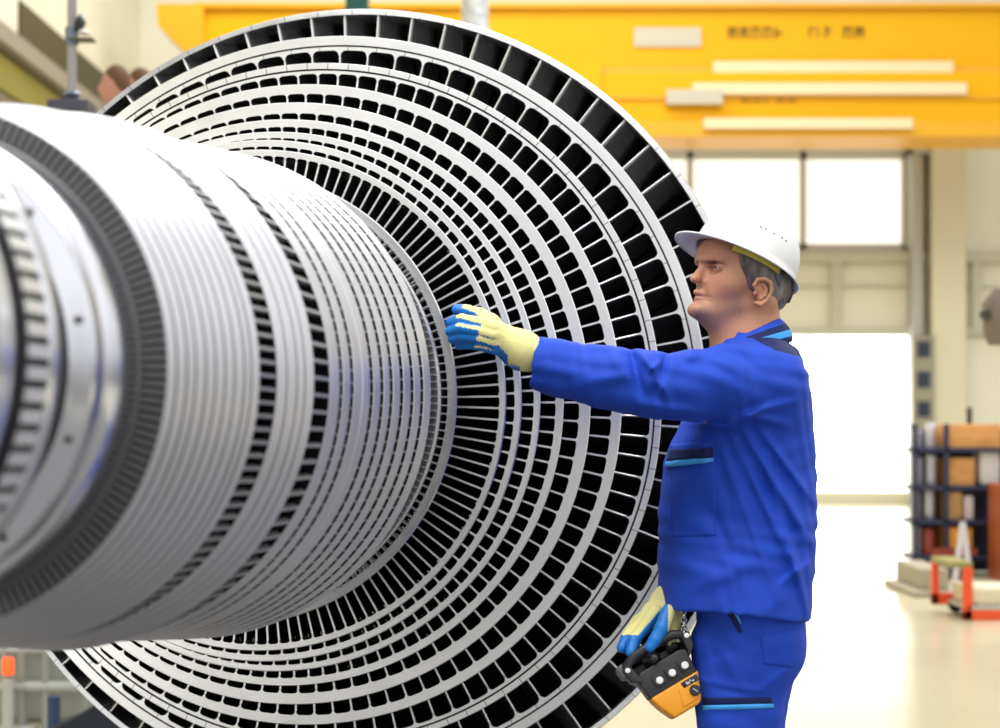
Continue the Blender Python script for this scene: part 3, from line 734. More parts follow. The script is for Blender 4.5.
# ---------------------------------------------------------------- clothing materials
def cloth(name, c, rough=.72):
    m = noise_mat(name, c, tuple(x*1.12 for x in c), 26, rough, bump=.25, bscale=900)
    b=m.node_tree.nodes['Principled BSDF']; b.inputs['Sheen Weight'].default_value=.02; b.inputs['Specular IOR Level'].default_value=.3
    return m
M_blue = cloth('work_blue_twill', (.012,.062,.50))
M_navy = cloth('navy_twill', (.005,.012,.085))
M_sky = cloth('light_blue_piping', (.06,.36,.85))
M_gy = cloth('yellow_knit', (.86,.80,.34), .85)
M_gb = mat('blue_rubber_coating', (.01,.20,.66), .42)
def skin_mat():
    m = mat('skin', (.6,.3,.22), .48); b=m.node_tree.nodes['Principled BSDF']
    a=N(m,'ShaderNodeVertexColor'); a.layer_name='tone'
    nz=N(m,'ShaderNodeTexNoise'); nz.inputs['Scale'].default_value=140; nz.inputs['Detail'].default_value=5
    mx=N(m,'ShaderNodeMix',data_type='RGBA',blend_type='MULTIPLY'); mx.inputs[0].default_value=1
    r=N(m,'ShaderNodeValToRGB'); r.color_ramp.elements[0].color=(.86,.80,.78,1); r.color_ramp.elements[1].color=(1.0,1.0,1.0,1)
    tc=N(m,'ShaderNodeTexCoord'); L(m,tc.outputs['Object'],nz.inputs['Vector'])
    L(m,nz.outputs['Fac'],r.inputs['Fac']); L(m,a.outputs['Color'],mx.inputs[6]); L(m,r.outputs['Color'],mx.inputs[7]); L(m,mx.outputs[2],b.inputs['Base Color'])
    b.inputs['Subsurface Weight'].default_value=.02; b.inputs['Subsurface Radius'].default_value=(.012,.005,.003)
    bp=N(m,'ShaderNodeBump'); bp.inputs['Strength'].default_value=.25; bp.inputs['Distance'].default_value=.001
    L(m,nz.outputs['Fac'],bp.inputs['Height']); L(m,bp.outputs['Normal'],b.inputs['Normal'])
    return m
M_skin = skin_mat()
M_hair = noise_mat('greying_brown_hair', (.10,.075,.06),(.30,.26,.24), 60, .6, bump=1.0, stretch=(1,1,.25), bscale=400)

# ---------------------------------------------------------------- the worker
PSI = math.radians(25)
fw = np.array([-math.cos(PSI), -math.sin(PSI), 0.]); lf = np.array([math.sin(PSI), -math.cos(PSI), 0.])
HC = np.array(pp(744,275,3.80))
R_h = np.stack([fw, lf, np.array([0,0,1.])],1).astype(np.float32)      # columns: forward, left, up
KPX = F/3.80
def hp(px, py, l):
    """a point of the head seen at a pixel, lying l to the wearer's left of the midline"""
    f = (-(px-744)/KPX + l*math.sin(PSI))/math.cos(PSI)
    return HC + fw*f + lf*l + np.array([0,0,-(py-275)/KPX])
def hs(px, py, l, s):
    p = hp(px, py, abs(l)); return p if s > 0 else p-2*abs(l)*lf
def to_h(V):
    q=(V-HC.astype(np.float32))@R_h; return q
def head_sdf(P):
    E=lambda c,r: s_ell(P, c, r, R_h)
    d = E(hp(749,259,0),(.100,.074,.098))                  # skull
    d = smin(d, E(hp(728,272,0),(.060,.058,.080)), .022)    # face
    d = smin(d, E(hp(711,256,0),(.026,.048,.028)), .02)    # forehead
    d = smin(d, E(hp(718.5,293,0),(.0505,.046,.048)), .02)   # muzzle and cheeks
    for s in (1,-1):
        d = smin(d, s_cap(P, hs(764,302,.050,s), hs(706,313.5,.014,s), .020,.014), .02)   # jaw
        d = smin(d, E(hs(727,284,.038,s),(.024,.020,.024)), .02)      # cheekbone
        d = smin(d, s_cap(P, hs(700.5,260.8,.008,s), hs(716,263.5,.044,s), .0080,.0065), .010)    # brow
        d = smax(d, -E(hs(711.5,270,.031,s),(.014,.0170,.0110)), .010)      # eye socket
        d = smin(d, E(hs(716.0,270.3,.031,s),(.0135,.0150,.0120)), .003)    # lids
        d = smax(d, -E(hs(709.8,270.2,.031,s),(.0090,.0125,.0030)), .0015)    # opening between the lids
    d = smin(d, E(hp(695,311.5,0),(.0205,.024,.0175)), .014)  # chin
    d = smin(d, s_cap(P, hp(712,318,0), hp(735,325,0), .025,.042), .025)  # soft under-chin
    d = smin(d, s_cap(P, hp(702.2,266,0), hp(694.0,279.0,0), .0068,.0095), .008)  # nose bridge
    d = smin(d, E(hp(692.8,280.8,0),(.0115,.0110,.0090)), .005)        # tip
    for s in (1,-1):
        d = smin(d, E(hs(704.5,283.8,.0150,s),(.0105,.0060,.0075)), .004)   # nostril wings
        d = smin(d, s_cap(P, hp(694.0,293.8,.0), hs(710,297.6,.0235,s), .0055,.0026), .005)
        d = smin(d, s_cap(P, hp(694.6,301.3,.0), hs(710,300.6,.021,s), .0060,.0026), .005)
        d = smax(d, -s_cap(P, hp(688.4,297.2,.0), hs(706.0,299.2,.0255,s), .0020), .0025)
    # neck down into the collar
    d = smin(d, s_cap(P, hp(752,300,0), hp(749,352,0), .058,.066), .025)
    d = smin(d, s_cap(P, hp(720,322,0), hp(730,350,0), .028,.040), .025)
    # ears
    for s in (1,-1):
        e = s_ell(P, hs(757,295,.074,s), (.0150,.0065,.026), R_h)
        hx = chain(P, [hs(x,y,l,s) for x,y,l in ((752,294,.076),(748.5,288,.079),(752,282.5,.083),(759,281.8,.087),(765,285.5,.089),(766.2,292,.088),(764,299,.086),(759.5,304.5,.082),(754.5,307,.079),(750.5,305.5,.077))], [.0030,.0040,.0040,.0042,.0044,.0040,.0036,.0044,.0058,.0044], .002)
        ah = chain(P, [hs(x,y,l,s) for x,y,l in ((757,287,.083),(761,292,.084),(759.5,298,.083),(755,301,.081))], [.0026,.0030,.0030,.0030], .002)
        tr = s_ell(P, hs(749.5,296.5,.079,s), (.0045,.0040,.0060), R_h)
        e = smin(smin(smin(e, hx, .002), ah, .002), tr, .003)
        e = smax(e, -s_ell(P, hs(755,296,.0825,s), (.0075,.0055,.0095), R_h), .002)
        d = smin(d, e, .005)
    return d
def body_sdf(P):
    d = head_sdf(P)
    # trunk and limbs under the clothes
    d = smin(d, s_cap(P, pp(750,400,3.83), pp(742,560,3.83), .11,.10), .05)
    d = smin(d, s_cap(P, pp(752,352,3.80), pp(752,395,3.82), .06,.10), .05)
    d = smin(d, chain(P, [pp(765,385,3.66),pp(655,386,3.60),pp(540,362,3.62)], [.045,.038,.028], .02), .02)
    d = smin(d, chain(P, [pp(742,380,3.98),pp(722,500,4.00),pp(682,590,3.84)], [.045,.038,.028], .02), .02)
    d = smin(d, chain(P, [pp(749,600,3.77),pp(744,690,3.765),pp(741,790,3.755),pp(748,1005,3.755)], [.075,.055,.05,.04], .03), .04)
    d = smin(d, chain(P, [pp(750,595,3.90),pp(752,790,3.93),pp(768,1015,3.97)], [.075,.05,.04], .03), .04)
    return d
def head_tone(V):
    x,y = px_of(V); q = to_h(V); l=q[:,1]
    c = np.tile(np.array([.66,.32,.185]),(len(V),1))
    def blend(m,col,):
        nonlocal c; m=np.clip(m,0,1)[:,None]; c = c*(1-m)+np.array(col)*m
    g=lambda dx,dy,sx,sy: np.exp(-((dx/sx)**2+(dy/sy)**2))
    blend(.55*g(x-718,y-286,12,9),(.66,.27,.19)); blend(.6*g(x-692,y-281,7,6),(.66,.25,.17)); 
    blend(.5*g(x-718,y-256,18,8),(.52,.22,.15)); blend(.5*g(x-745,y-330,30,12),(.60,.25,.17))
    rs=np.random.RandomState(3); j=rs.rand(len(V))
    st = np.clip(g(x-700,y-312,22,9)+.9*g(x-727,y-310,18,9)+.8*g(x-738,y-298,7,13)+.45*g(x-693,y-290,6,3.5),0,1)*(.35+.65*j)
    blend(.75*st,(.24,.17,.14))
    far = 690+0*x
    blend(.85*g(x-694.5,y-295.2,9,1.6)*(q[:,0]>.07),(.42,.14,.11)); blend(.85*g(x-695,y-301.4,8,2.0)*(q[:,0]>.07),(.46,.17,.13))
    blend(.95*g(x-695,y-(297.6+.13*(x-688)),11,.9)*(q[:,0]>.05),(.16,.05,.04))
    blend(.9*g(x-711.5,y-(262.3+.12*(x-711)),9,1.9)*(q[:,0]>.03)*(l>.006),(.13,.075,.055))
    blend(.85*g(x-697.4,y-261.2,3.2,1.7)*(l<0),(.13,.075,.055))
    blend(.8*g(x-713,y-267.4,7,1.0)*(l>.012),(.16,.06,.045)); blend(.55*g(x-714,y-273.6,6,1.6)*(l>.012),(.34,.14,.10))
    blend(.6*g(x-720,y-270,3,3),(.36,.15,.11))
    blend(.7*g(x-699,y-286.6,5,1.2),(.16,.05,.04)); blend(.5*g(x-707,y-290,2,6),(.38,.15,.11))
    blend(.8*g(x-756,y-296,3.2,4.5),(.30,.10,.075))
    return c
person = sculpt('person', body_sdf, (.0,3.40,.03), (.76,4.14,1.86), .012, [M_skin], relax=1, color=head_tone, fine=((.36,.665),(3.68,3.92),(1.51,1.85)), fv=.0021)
tag(person, 'man in blue work suit and white hard hat touching the rotor with one gloved hand', 'person')
# ---- eyes and brows
for s in (1,-1):
    mb = MB()
    c = Vector(hs(717.2,270.3,.031,s)); gz = Vector(fw)*.95+Vector((0,0,.12))+Vector(lf)*.05; gz.normalize()
    rot = gz.to_track_quat('Z','Y').to_matrix().to_4x4(); MM = Matrix.Translation(c+gz*.002) @ rot
    pr=[(.0118*math.sin(a), .0118*math.cos(a)) for a in [i*PI/14 for i in range(0,12)]]
    mb.lathe(pr, 20, 0, MM)
    mb.lathe([(.0,.01215),(.0022,.0121)],16,2,MM); mb.lathe([(.0022,.0121),(.0048,.0112),(.0054,.0104)],16,1,MM)
    mb.build('eye', None, person, smooth=60, mats=[mat('eye_white',(.62,.58,.55),.3), mat('iris',(.10,.13,.15),.2), mat('pupil',(.01,.01,.01),.2)])
# ---- hair: sides and nape under the helmet
def hair_sdf(P):
    q = to_h(P); f=q[...,0]; l=q[...,1]; z=q[...,2]
    d = s_ell(P, hp(751,262,0), (.1015,.0845,.098), R_h)
    d = smin(d, s_ell(P, hp(760,290,0), (.062,.073,.060), R_h), .02)
    px,py = px_of(P)
    # hair line: in front of it only skin
    side = np.abs(l)
    lim = np.interp(q[...,2], [-.09,-.06,-.035,-.01,.02,.06], [-.050,-.010,.034,.050,.056,.060])
    d = smax(d, (f-lim), .006)
    d = smax(d, -(z+.078), .01)
    # keep clear of the ear
    for s in (1,-1): d = smax(d, -s_ell(P, hs(757,296,.083,s), (.017,.02,.030), R_h), .004)
    n = np.sin(f*420+z*160)*np.sin(z*700+l*300)*.0008
    return d+n
sculpt('hair', hair_sdf, (.38,3.66,1.50), (.68,3.94,1.84), .003, [M_hair], person, relax=0)

# ---- jacket
TY = 3.82
secs = [(322,745,26,.075),(338,748,33,.100),(350,753,43,.150),(364,753,48,.185),(385,754,53,.195),(420,747,65.5,.190),(460,739,75.5,.180),(510,737,79,.178),(560,735.5,78,.192),(600,734,76,.202),(626,734,75.5,.205)]
zs = np.array([H-(s[0]-YH)/KPX*1.0 for s in secs]); order=np.argsort(zs)
zz=zs[order]; cx=np.array([at(s[1],400,TY).x for s in secs])[order]; ax=np.array([s[2]/(F/TY)*.985 for s in secs])[order]; ay=np.array([s[3] for s in secs])[order]
folds = [ # (x0,y0,x1,y1,width,amp) seen on the near side
 (745,432,812,545,5,.0075),(757,425,815,505,4,.005),(735,440,800,580,5,.006),(722,445,778,600,5,.004),(768,470,808,612,4,.005),
 (700,500,740,560,7,-.003),(665,560,730,575,7,.003),(690,590,760,560,8,.003),(780,585,812,560,4,.004),(700,430,706,470,4,.003),
 (700,418,780,398,4,-.0015),(725,425,770,407,3,.005),(690,423,740,428,3,.004),(745,415,790,425,4,.004),(760,410,800,400,4,.003),
 (640,352,655,372,4.5,.008),(655,372,667,398,4.5,.008),(630,350,642,395,4.5,-.007),(668,352,655,395,4,-.007),(650,372,662,360,3,.006),
 (610,350,622,372,5,.003),(680,360,700,352,6,.004),(575,385,640,372,6,.003),(560,352,610,358,6,-.002),(640,405,700,412,5,.004),(548,345,545,385,4,.002),
 (715,360,745,375,6,.004),(730,350,762,372,5,-.003),(705,375,760,395,8,.003)]
def fold_field(P):
    x,y = px_of(P); out=np.zeros(x.shape,np.float32)
    for x0,y0,x1,y1,wd,am in folds:
        dx,dy=x1-x0,y1-y0; Ln=dx*dx+dy*dy
        t=((x-x0)*dx+(y-y0)*dy)/Ln; tc_=np.clip(t,0,1)
        dd=(x-x0-tc_*dx)**2+(y-y0-tc_*dy)**2
        out+=am*np.exp(-dd/(wd*wd))*np.sin(PI*np.clip(.08+tc_*.84,0,1))
    return out*(P[...,1]<3.86)
def trunk(P, inf=0.0):
    x,y,z=P[...,0],P[...,1],P[...,2]
    c=np.interp(z,zz,cx); a=np.interp(z,zz,ax)+inf; b=np.interp(z,zz,ay)+inf
    q=2.35
    k=(np.abs((x-c)/a)**q+np.abs((y-TY)/b)**q)**(1/q)
    d=(k-1)*np.minimum(a,b)
    return d
def sleeve_near(P):
    return chain(P, [pp(764,385,3.67),pp(725,383,3.62),pp(690,386,3.60),pp(655,385,3.585),pp(600,377,3.60),pp(560,368.5,3.615),pp(534,362.5,3.62)], [.082,.0765,.0685,.0660,.0615,.0560,.0510], .01)
def jacket_sdf(P):
    d = trunk(P)
    top = P[...,2]-(H-(318-YH)/KPX)
    d = smax(d, top, .01)
    sl = sleeve_near(P)
    # the cuff ends squarely
    cdir = np.array(pp(522,361,3.62))-np.array(pp(560,368,3.61)); cdir/=np.linalg.norm(cdir); c0=np.array(pp(535,362,3.62))
    sl = smax(sl, ((P-c0.astype(np.float32))@cdir.astype(np.float32)), .004)
    hol = s_cap(P, pp(560,368,3.615), pp(515,358,3.62), .046,.046)
    d = smin(d, sl, .038)
    # far sleeve, down to the hand that holds the box
    fs = chain(P, [pp(748,378,3.985),pp(722,440,4.03),pp(712,500,4.00),pp(702,555,3.92),pp(690,590,3.86)], [.085,.07,.064,.058,.052], .02)
    d = smin(d, fs, .03)
    # hem cut, slightly rising to the front, hollow below
    x,y = px_of(P)
    hem = (H-(np.interp(x,[655,750,812],[610,609.5,623])-YH)/(F/3.72))
    d = smax(d, hem-P[...,2], .003)
    d = smax(d, -np.maximum(trunk(P,-.016), P[...,2]-1.10), .004)
    # neck opening
    d = smax(d, -s_cap(P, pp(744,300,3.80), pp(747,350,3.80), .073,.066), .006)
    x3,y3,z3=P[...,0],P[...,1],P[...,2]
    wr = .0016*np.sin(38*x3+21*z3+9*np.sin(17*z3))*np.sin(30*z3-12*x3) + .0008*np.sin(95*x3+60*z3+4*np.sin(40*x3))
    return d-fold_field(P)*2.3+wr*1.3
def jacket_fm(c,n):
    x,y=px_of(c); m=np.zeros(len(c))
    # navy yoke over the back of the shoulders
    e = np.interp(x,[742,757,775,799],[331,341,350,356.5])
    m[(y<e)&(c[:,0]>pp(742,0,3.8)[0])&(c[:,1]<3.98)]=1
    return m
JLO=(.045,3.45,.86); JHI=(.76,4.16,1.61)
jacket = sculpt('jacket', jacket_sdf, JLO, JHI, .0046, [M_blue, M_navy], person, relax=1, fm=jacket_fm)
# ---- trousers
def leg(P, Y, dx, knee, ank):
    return chain(P, [pp(749+dx,610,Y),pp(747+dx,650,Y),pp(741+dx,697,Y),pp(739+dx,760,Y),(knee[0],knee[1],.50),(ank[0],ank[1],.14)], [.104,.106,.088,.083,.078,.070], .015)
kx,_,_ = pp(741,790,3.72); axx,_,_=pp(748,1000,3.72)
def trouser_sdf(P):
    z=P[...,2]
    d = leg(P, 3.76, 0, (kx,3.75), (axx+.005,3.75))
    d = smin(d, leg(P, 3.90, 5, (kx+.045,3.93), (axx+.085,3.97)), .012)
    d = smin(d, s_ell(P, pp(749,606,3.82), (.112,.165,.14)), .03)
    d = smin(d, s_ell(P, pp(771,646,3.79), (.066,.10,.080)), .03)
    d = smin(d, s_cap(P, pp(708,640,3.73), pp(715,720,3.73), .036,.034), .03)
    d = smax(d, z-1.02, .004)
    d = smax(d, .045-z, .004)
    x,y=px_of(P)
    for x0,y0,x1,y1,wd,am in [(715,640,745,690,5,.003),(700,680,760,692,3,.004),(705,640,712,680,4,.003),(755,650,795,640,6,.003),(760,690,785,672,4,.004),(700,660,730,650,5,-.003),(710,625,740,645,5,.003),(720,690,770,696,2.5,-.003)]:
        dx,dy=x1-x0,y1-y0; t=np.clip(((x-x0)*dx+(y-y0)*dy)/(dx*dx+dy*dy),0,1)
        d = d-am*np.exp(-((x-x0-t*dx)**2+(y-y0-t*dy)**2)/(wd*wd))*(P[...,1]<3.8)
    return d + .0018*np.sin(26*z+11*np.sin(9*z)+14*P[...,0])*np.sin(31*P[...,0]+8*z) + .004*np.sin(70*z)*(z<.3)
trousers = sculpt('trousers', trouser_sdf, (.36,3.52,.03), (.72,4.16,1.05), .006, [M_blue], person, relax=1)
M_boot = mat('black_leather', (.02,.02,.022), .4)
for (bx,by) in ((axx+.005,3.75),(axx+.085,3.97)):
    def boot_sdf(P, bx=bx, by=by):
        d = s_cap(P, (bx,by,.22), (bx,by,.07), .056,.054)
        d = smin(d, s_cap(P, (bx-.01,by,.055), (bx-.16,by-.03,.05), .05,.045, (1,1,.9)), .03)
        return smax(d, .004-P[...,2], .004)
    sculpt('boot', boot_sdf, (bx-.26,by-.12,.0), (bx+.09,by+.1,.25), .006, [M_boot], person)

# ---- patches lying on the cloth
from mathutils.bvhtree import BVHTree
def patch(name, o, corners, nu, nv, m, off=.002, th=.0015, parent=None, Rr=None):
    """quad of pixels (tl,tr,br,bl) laid on the surface of o"""
    dg=None; me=o.data; bvh=BVHTree.FromPolygons([v.co.copy() for v in me.vertices],[list(p.vertices) for p in me.polygons])
    eye=Vector((0,0,H)); vs=[]
    tl,tr,br,bl=[Vector((*c,0)) for c in corners]
    last=None
    for j in range(nv+1):
        for i in range(nu+1):
            u,v=i/nu,j/nv; q=(tl*(1-u)+tr*u)*(1-v)+(bl*(1-u)+br*u)*v
            dr=(at(q.x,q.y,3.7)-eye).normalized(); hit=bvh.ray_cast(eye,dr)
            if hit[0] is None: p=last if last is not None else at(q.x,q.y,3.66)
            else: p=hit[0]+hit[1].normalized()*off*(1 if hit[1].dot(dr)<0 else -1)
            last=p; vs.append(p)
    n0=len(vs); W_=nu+1
    fs=[(j*W_+i,j*W_+i+1,(j+1)*W_+i+1,(j+1)*W_+i) for j in range(nv) for i in range(nu)]
    ob=mesh_obj(name,vs,fs,m,parent,True)
    sm=ob.modifiers.new('thickness','SOLIDIFY'); sm.thickness=th; sm.offset=1
    return ob
pk = patch('chest_pocket', jacket, [(671,444),(714,441),(716,536),(672,537)], 20, 30, M_blue, .0012, .0025, jacket)
patch('pocket_flap', jacket, [(672,450),(714,448),(714,457),(668,462)], 20, 4, M_navy, .0055, .002, jacket)
patch('piping', jacket, [(668,462),(714,457),(714.5,461.5),(667,467.5)], 20, 2, M_sky, .006, .002, jacket)
patch('knee_band', trousers, [(703,698),(770,697),(773,704),(703,705)], 24, 3, M_navy, .002, .002, trousers)
patch('piping', trousers, [(703,705),(740,702.5),(773,704),(773,708.5)][:0] or [(703,705),(773,703.5),(773,708),(703,710)], 24, 2, M_sky, .0024, .002, trousers)
patch('pocket_trim', trousers, [(727,612),(734,611),(742,632),(739,633)], 4, 10, M_navy, .003, .002, trousers)
patch('piping', trousers, [(733,611),(738,611),(742,623),(741,624)], 3, 8, M_sky, .0042, .002, trousers)
patch('back_pocket', trousers, [(760,636),(800,628),(792,668),(764,664)], 14, 12, M_blue, .001, .0022, trousers)
# ---- collar
def collar_profile():
    vs=[];n=56;rows=[(0,1.0),(.25,.985),(.5,.975),(.75,.99),(1.0,1.03)]
    top=[]; 
    cT=np.array(pp(745.5,334,3.80)); cB=np.array(pp(750,350,3.80))
    for v_,sc in rows:
        for i in range(n):
            a=2*PI*i/n
            ct,st=math.cos(a),math.sin(a)          # ct: +back (to the right), st: toward camera
            T=cT+np.array([ct*.067, -st*.068, ct*.032])
            B=cB+np.array([ct*.084+(.0), -st*.088, ct*.020-.004])
            vs.append(T*(1-v_)+B*v_+np.array([ct,-st,0])*(.010*math.sin(PI*v_)))
    fs=[(j*n+i,j*n+(i+1)%n,(j+1)*n+(i+1)%n,(j+1)*n+i) for j in range(len(rows)-1) for i in range(n)]
    return vs,fs,n
vs,fs,n_=collar_profile()
cl=mesh_obj('collar', vs, fs, None, jacket, True, [M_blue, M_navy, M_sky], [0]*len(fs))
for p in cl.data.polygons:
    j,i=divmod(p.index,n_); a=2*PI*i/n_
    back = math.cos(a)>-.25
    p.material_index = (1 if j!=2 else 2) if back and j>=1 else 0
sm=cl.modifiers.new('thickness','SOLIDIFY'); sm.thickness=.005; sm.offset=1
ss=cl.modifiers.new('round','SUBSURF'); ss.levels=1; ss.render_levels=1
# ---- gloves
def q(px,py,Y): return pp(px,py,Y)
LH = dict(
 thumb =([q(493,322,3.600),q(480,314.5,3.640),q(467,311,3.655),q(457,309.5,3.662)],[.016,.0135,.0125,.0115]),
 index =([q(494,328,3.580),q(477,323,3.585),q(462,320,3.600),q(451,322.5,3.625)],[.0145,.0130,.0122,.0112]),
 middle=([q(494,335,3.578),q(476,330.5,3.580),q(461,328.5,3.592),q(450.5,331.5,3.622)],[.0145,.0130,.0122,.0110]),
 ring  =([q(494,342,3.582),q(478,338.0,3.582),q(463,336.6,3.595),q(453,339.2,3.622)],[.0140,.0125,.0116,.0106]),
 little=([q(494,348,3.590),q(480,345.0,3.592),q(468,343.8,3.602),q(459,345.4,3.622)],[.0130,.0115,.0105,.0095]))
def lh_sdf(P):
    d = s_cap(P, q(560,366,3.62), q(522,350,3.612), .031,.034,)
    palm = smin(s_cap(P, q(520,348,3.610), q(497,332,3.592), .036,.022), s_cap(P, q(520,352,3.612), q(497,343,3.596), .033,.020), .02)
    d = smin(d, palm, .02)
    fd = None
    for k,(pts,rs) in LH.items():
        c = chain(P, pts, rs, .004); fd = c if fd is None else np.minimum(fd, c)
    d = smin(d, fd, .007)
    x,y=px_of(P)
    d = d+.0007*np.sin(x*1.9)*np.sin(y*1.7)
    return d
def lh_fm(c,n):
    x,y=px_of(c); m=np.zeros(len(c))
    m[n[:,1]>.25]=1
    # coating wraps round the finger ends and between the fingers
    for (pts,rs),lim in zip(LH.values(), (482,477,475,472,470)):
        p0=np.array(pts[0]); p1=np.array(pts[-1])
        A=[np.array(p) for p in pts]; dmin=np.full(len(c),9.); up=np.zeros(len(c))
        for a,b in zip(A[:-1],A[1:]):
            t=np.clip(((c-a)@(b-a))/((b-a)@(b-a)),0,1); dv=c-(a+t[:,None]*(b-a)); dd=np.linalg.norm(dv,axis=1)
            k=dd<dmin; dmin[k]=dd[k]; up[k]=dv[k,2]
        near=dmin<.0165
        tx=px_of(np.array([pts[-1]]))[0][0]
        m[near & (x<tx+5)]=1
        m[near & (x<lim+4) & (up< .001+.004*(x-tx)/25*-1+.004)]=1
    m[(n[:,2]<-.45)&(x<508)]=1
    m[(n[:,2]<-.75)&(x<520)]=1
    return m
sculpt('glove', lh_sdf, (-.13,3.53,1.46), (.12,3.70,1.62), .0024, [M_gy, M_gb], person, relax=1, fm=lh_fm)
RH = dict(
 index =([q(655,612,3.745),q(644,628,3.735),q(634,640,3.715),q(631,652,3.70)],[.0150,.0135,.0125,.0115]),
 middle=([q(650,610,3.765),q(638,626,3.755),q(627,637,3.740),q(622,648,3.725)],[.0150,.0135,.0125,.0115]),
 ring  =([q(652,612,3.785),q(637,622,3.79),q(628,634,3.775),q(625,645,3.758)],[.0145,.013,.012,.011]),
 little=([q(656,616,3.805),q(644,628,3.815),q(636,640,3.80),q(634,649,3.785)],[.0135,.012,.011,.010]),
 thumb =([q(668,612,3.720),q(662,628,3.700),q(655,640,3.693),q(650,647,3.690)],[.0160,.0145,.0130,.0115]))
def rh_sdf(P):
    d = s_cap(P, q(677,590,3.84), q(668,604,3.80), .036,.036)
    d = smin(d, s_cap(P, q(668,604,3.79), q(655,613,3.77), .034,.026), .02)
    d = smin(d, s_cap(P, q(674,612,3.76), q(671,640,3.73), .020,.013), .015)
    fd=None
    for pts,rs in RH.values():
        c=chain(P,pts,rs,.004); fd=c if fd is None else np.minimum(fd,c)
    return smin(d, fd, .006)
def rh_fm(c,n):
    x,y=px_of(c); m=np.zeros(len(c))
    line = (y-612)-(655-x)*1.15     # below this line the coating begins
    m[(line>4)&(x<668)]=1
    m[(y<628)&(x<645)&(line<9)]=0
    m[(y>635)&(x<648)]=1
    m[(x>668)]=0
    return m
sculpt('glove', rh_sdf, (.22,3.64,1.05-.22), (.42,3.92,1.05), .0024, [M_gy, M_gb], person, relax=1, fm=rh_fm)

# ---- hard hat
M_hat = mat('white_hat_shell', (.88,.88,.86), .28)
M_hat.node_tree.nodes['Principled BSDF'].inputs['Coat Weight'].default_value=.4
tilt = math.radians(25.5)
hc = Vector(hp(744.5,263.5,0))
fv=Vector(fw); lv=Vector(lf); uv=Vector((0,0,1))
hf = (fv*math.cos(tilt)+uv*math.sin(tilt)).normalized(); hu = (uv*math.cos(tilt)-fv*math.sin(tilt)).normalized()
def hatp(f,l,u): return hc+hf*f+lv*l+hu*u
def hat_mesh(inset=0.0):
    vs=[];fs=[];n=72;m=18
    A,B,C=.117,.104,.126
    rows=[]
    for j in range(m+1):
        ph=(PI/2)*j/m                      # 0 rim .. top
        rows.append(ph)
    # lip rows first
    lips=[(1.0,0),(0,0)]
    def brim(a):                           # how far the edge stands out
        c=math.cos(a); return .010+ .040*max(0,c)**2.2 + .004*max(0,-c)
    def drop(a):
        c=math.cos(a); return -.004-.006*max(0,c)**2+.000*max(0,-c)
    for k in range(3):
        t=1-k/3
        for i in range(n):
            a=2*PI*i/n; r=1
            vs.append(hatp(math.cos(a)*(A+brim(a)*t), math.sin(a)*(B+brim(a)*t*.8), drop(a)*t-.002*t))
    for ph in rows:
        for i in range(n):
            a=2*PI*i/n; e=math.cos(ph)**.86 if ph<PI/2-.001 else 0
            ridge=.004*math.exp(-((math.sin(a)*math.cos(ph)*B)/.012)**2)*math.sin(ph)
            rs=1.0-.03*math.sin(ph)*0
            vs.append(hatp(math.cos(a)*A*e*rs, math.sin(a)*B*e*rs, C*math.sin(ph)**.95+ridge if ph>0 else 0))
    R_=len(vs)//n
    fs=[(j*n+i,j*n+(i+1)%n,(j+1)*n+(i+1)%n,(j+1)*n+i) for j in range(R_-1) for i in range(n)]
    return vs,fs
vs,fs=hat_mesh()
hat=mesh_obj('hard_hat',vs,fs,M_hat,person,True)
tag(hat,'white hard hat')
bm=bmesh.new(); bm.from_mesh(hat.data); bmesh.ops.remove_doubles(bm,verts=bm.verts,dist=.0004); bmesh.ops.recalc_face_normals(bm,faces=bm.faces); bm.to_mesh(hat.data); bm.free()
for p in hat.data.polygons: p.use_smooth=True
sm=hat.modifiers.new('thickness','SOLIDIFY'); sm.thickness=.003; sm.offset=-1
M_blk=mat('black_plastic',(.018,.018,.02),.4); M_gryp=mat('grey_plastic',(.13,.14,.15),.5); M_yel=mat('yellow_sweatband',(.62,.50,.06),.6)
for (px,py) in ((761,227),(766,229),(774,233.5),(782,238),(786,241)):
    bvh=BVHTree.FromPolygons([v.co.copy() for v in hat.data.vertices],[list(p.vertices) for p in hat.data.polygons])
    dr=(at(px,py,3.7)-Vector((0,0,H))).normalized(); hit=bvh.ray_cast(Vector((0,0,H)),dr)
    if hit[0] is None: continue
    mb=MB(); nn=hit[1] if hit[1].dot(dr)<0 else -hit[1]
    mb.lathe([(0,.0006),(.0019,.0005),(.0021,-.001)],10,0,Matrix.Translation(hit[0]) @ nn.to_track_quat('Z','Y').to_matrix().to_4x4())
    mb.build('vent_hole',M_blk,hat,smooth=40)
def strap(name,a0_,a1_,u0,u1,off,m,n=26,A=.100,B=.087):
    vs=[];fs=[]
    for i in range(n+1):
        a=a0_+(a1_-a0_)*i/n; t=i/n
        for u in (u0 if not callable(u0) else u0(t), u1 if not callable(u1) else u1(t)):
            vs.append(hatp(math.cos(a)*(A+off), math.sin(a)*(B+off), u))
    fs=[(2*i,2*i+2,2*i+3,2*i+1) for i in range(n)]
    o=mesh_obj(name,vs,fs,m,hat,True); s_=o.modifiers.new('thickness','SOLIDIFY'); s_.thickness=.0022; s_.offset=0; return o
strap('headband', -PI*.62, -PI*.25, .006, -.013, .004, M_yel)
strap('headband', PI*.25, PI*.62, .006, -.013, .004, M_yel)
strap('harness', PI*.60, PI*1.02, lambda t:.004, lambda t:-.018-.022*math.sin(PI*min(1,t*1.3)), .003, M_gryp)
strap('harness', -PI*1.02, -PI*.60, lambda t:.004, lambda t:-.018-.022*math.sin(PI*min(1,(1-t)*1.3)), .003, M_gryp)
mb=MB(); MM=Matrix.Translation(hatp(-.100,.022,-.026)) @ Matrix((( *hf,),( *lv,),( *hu,))).transposed().to_4x4()
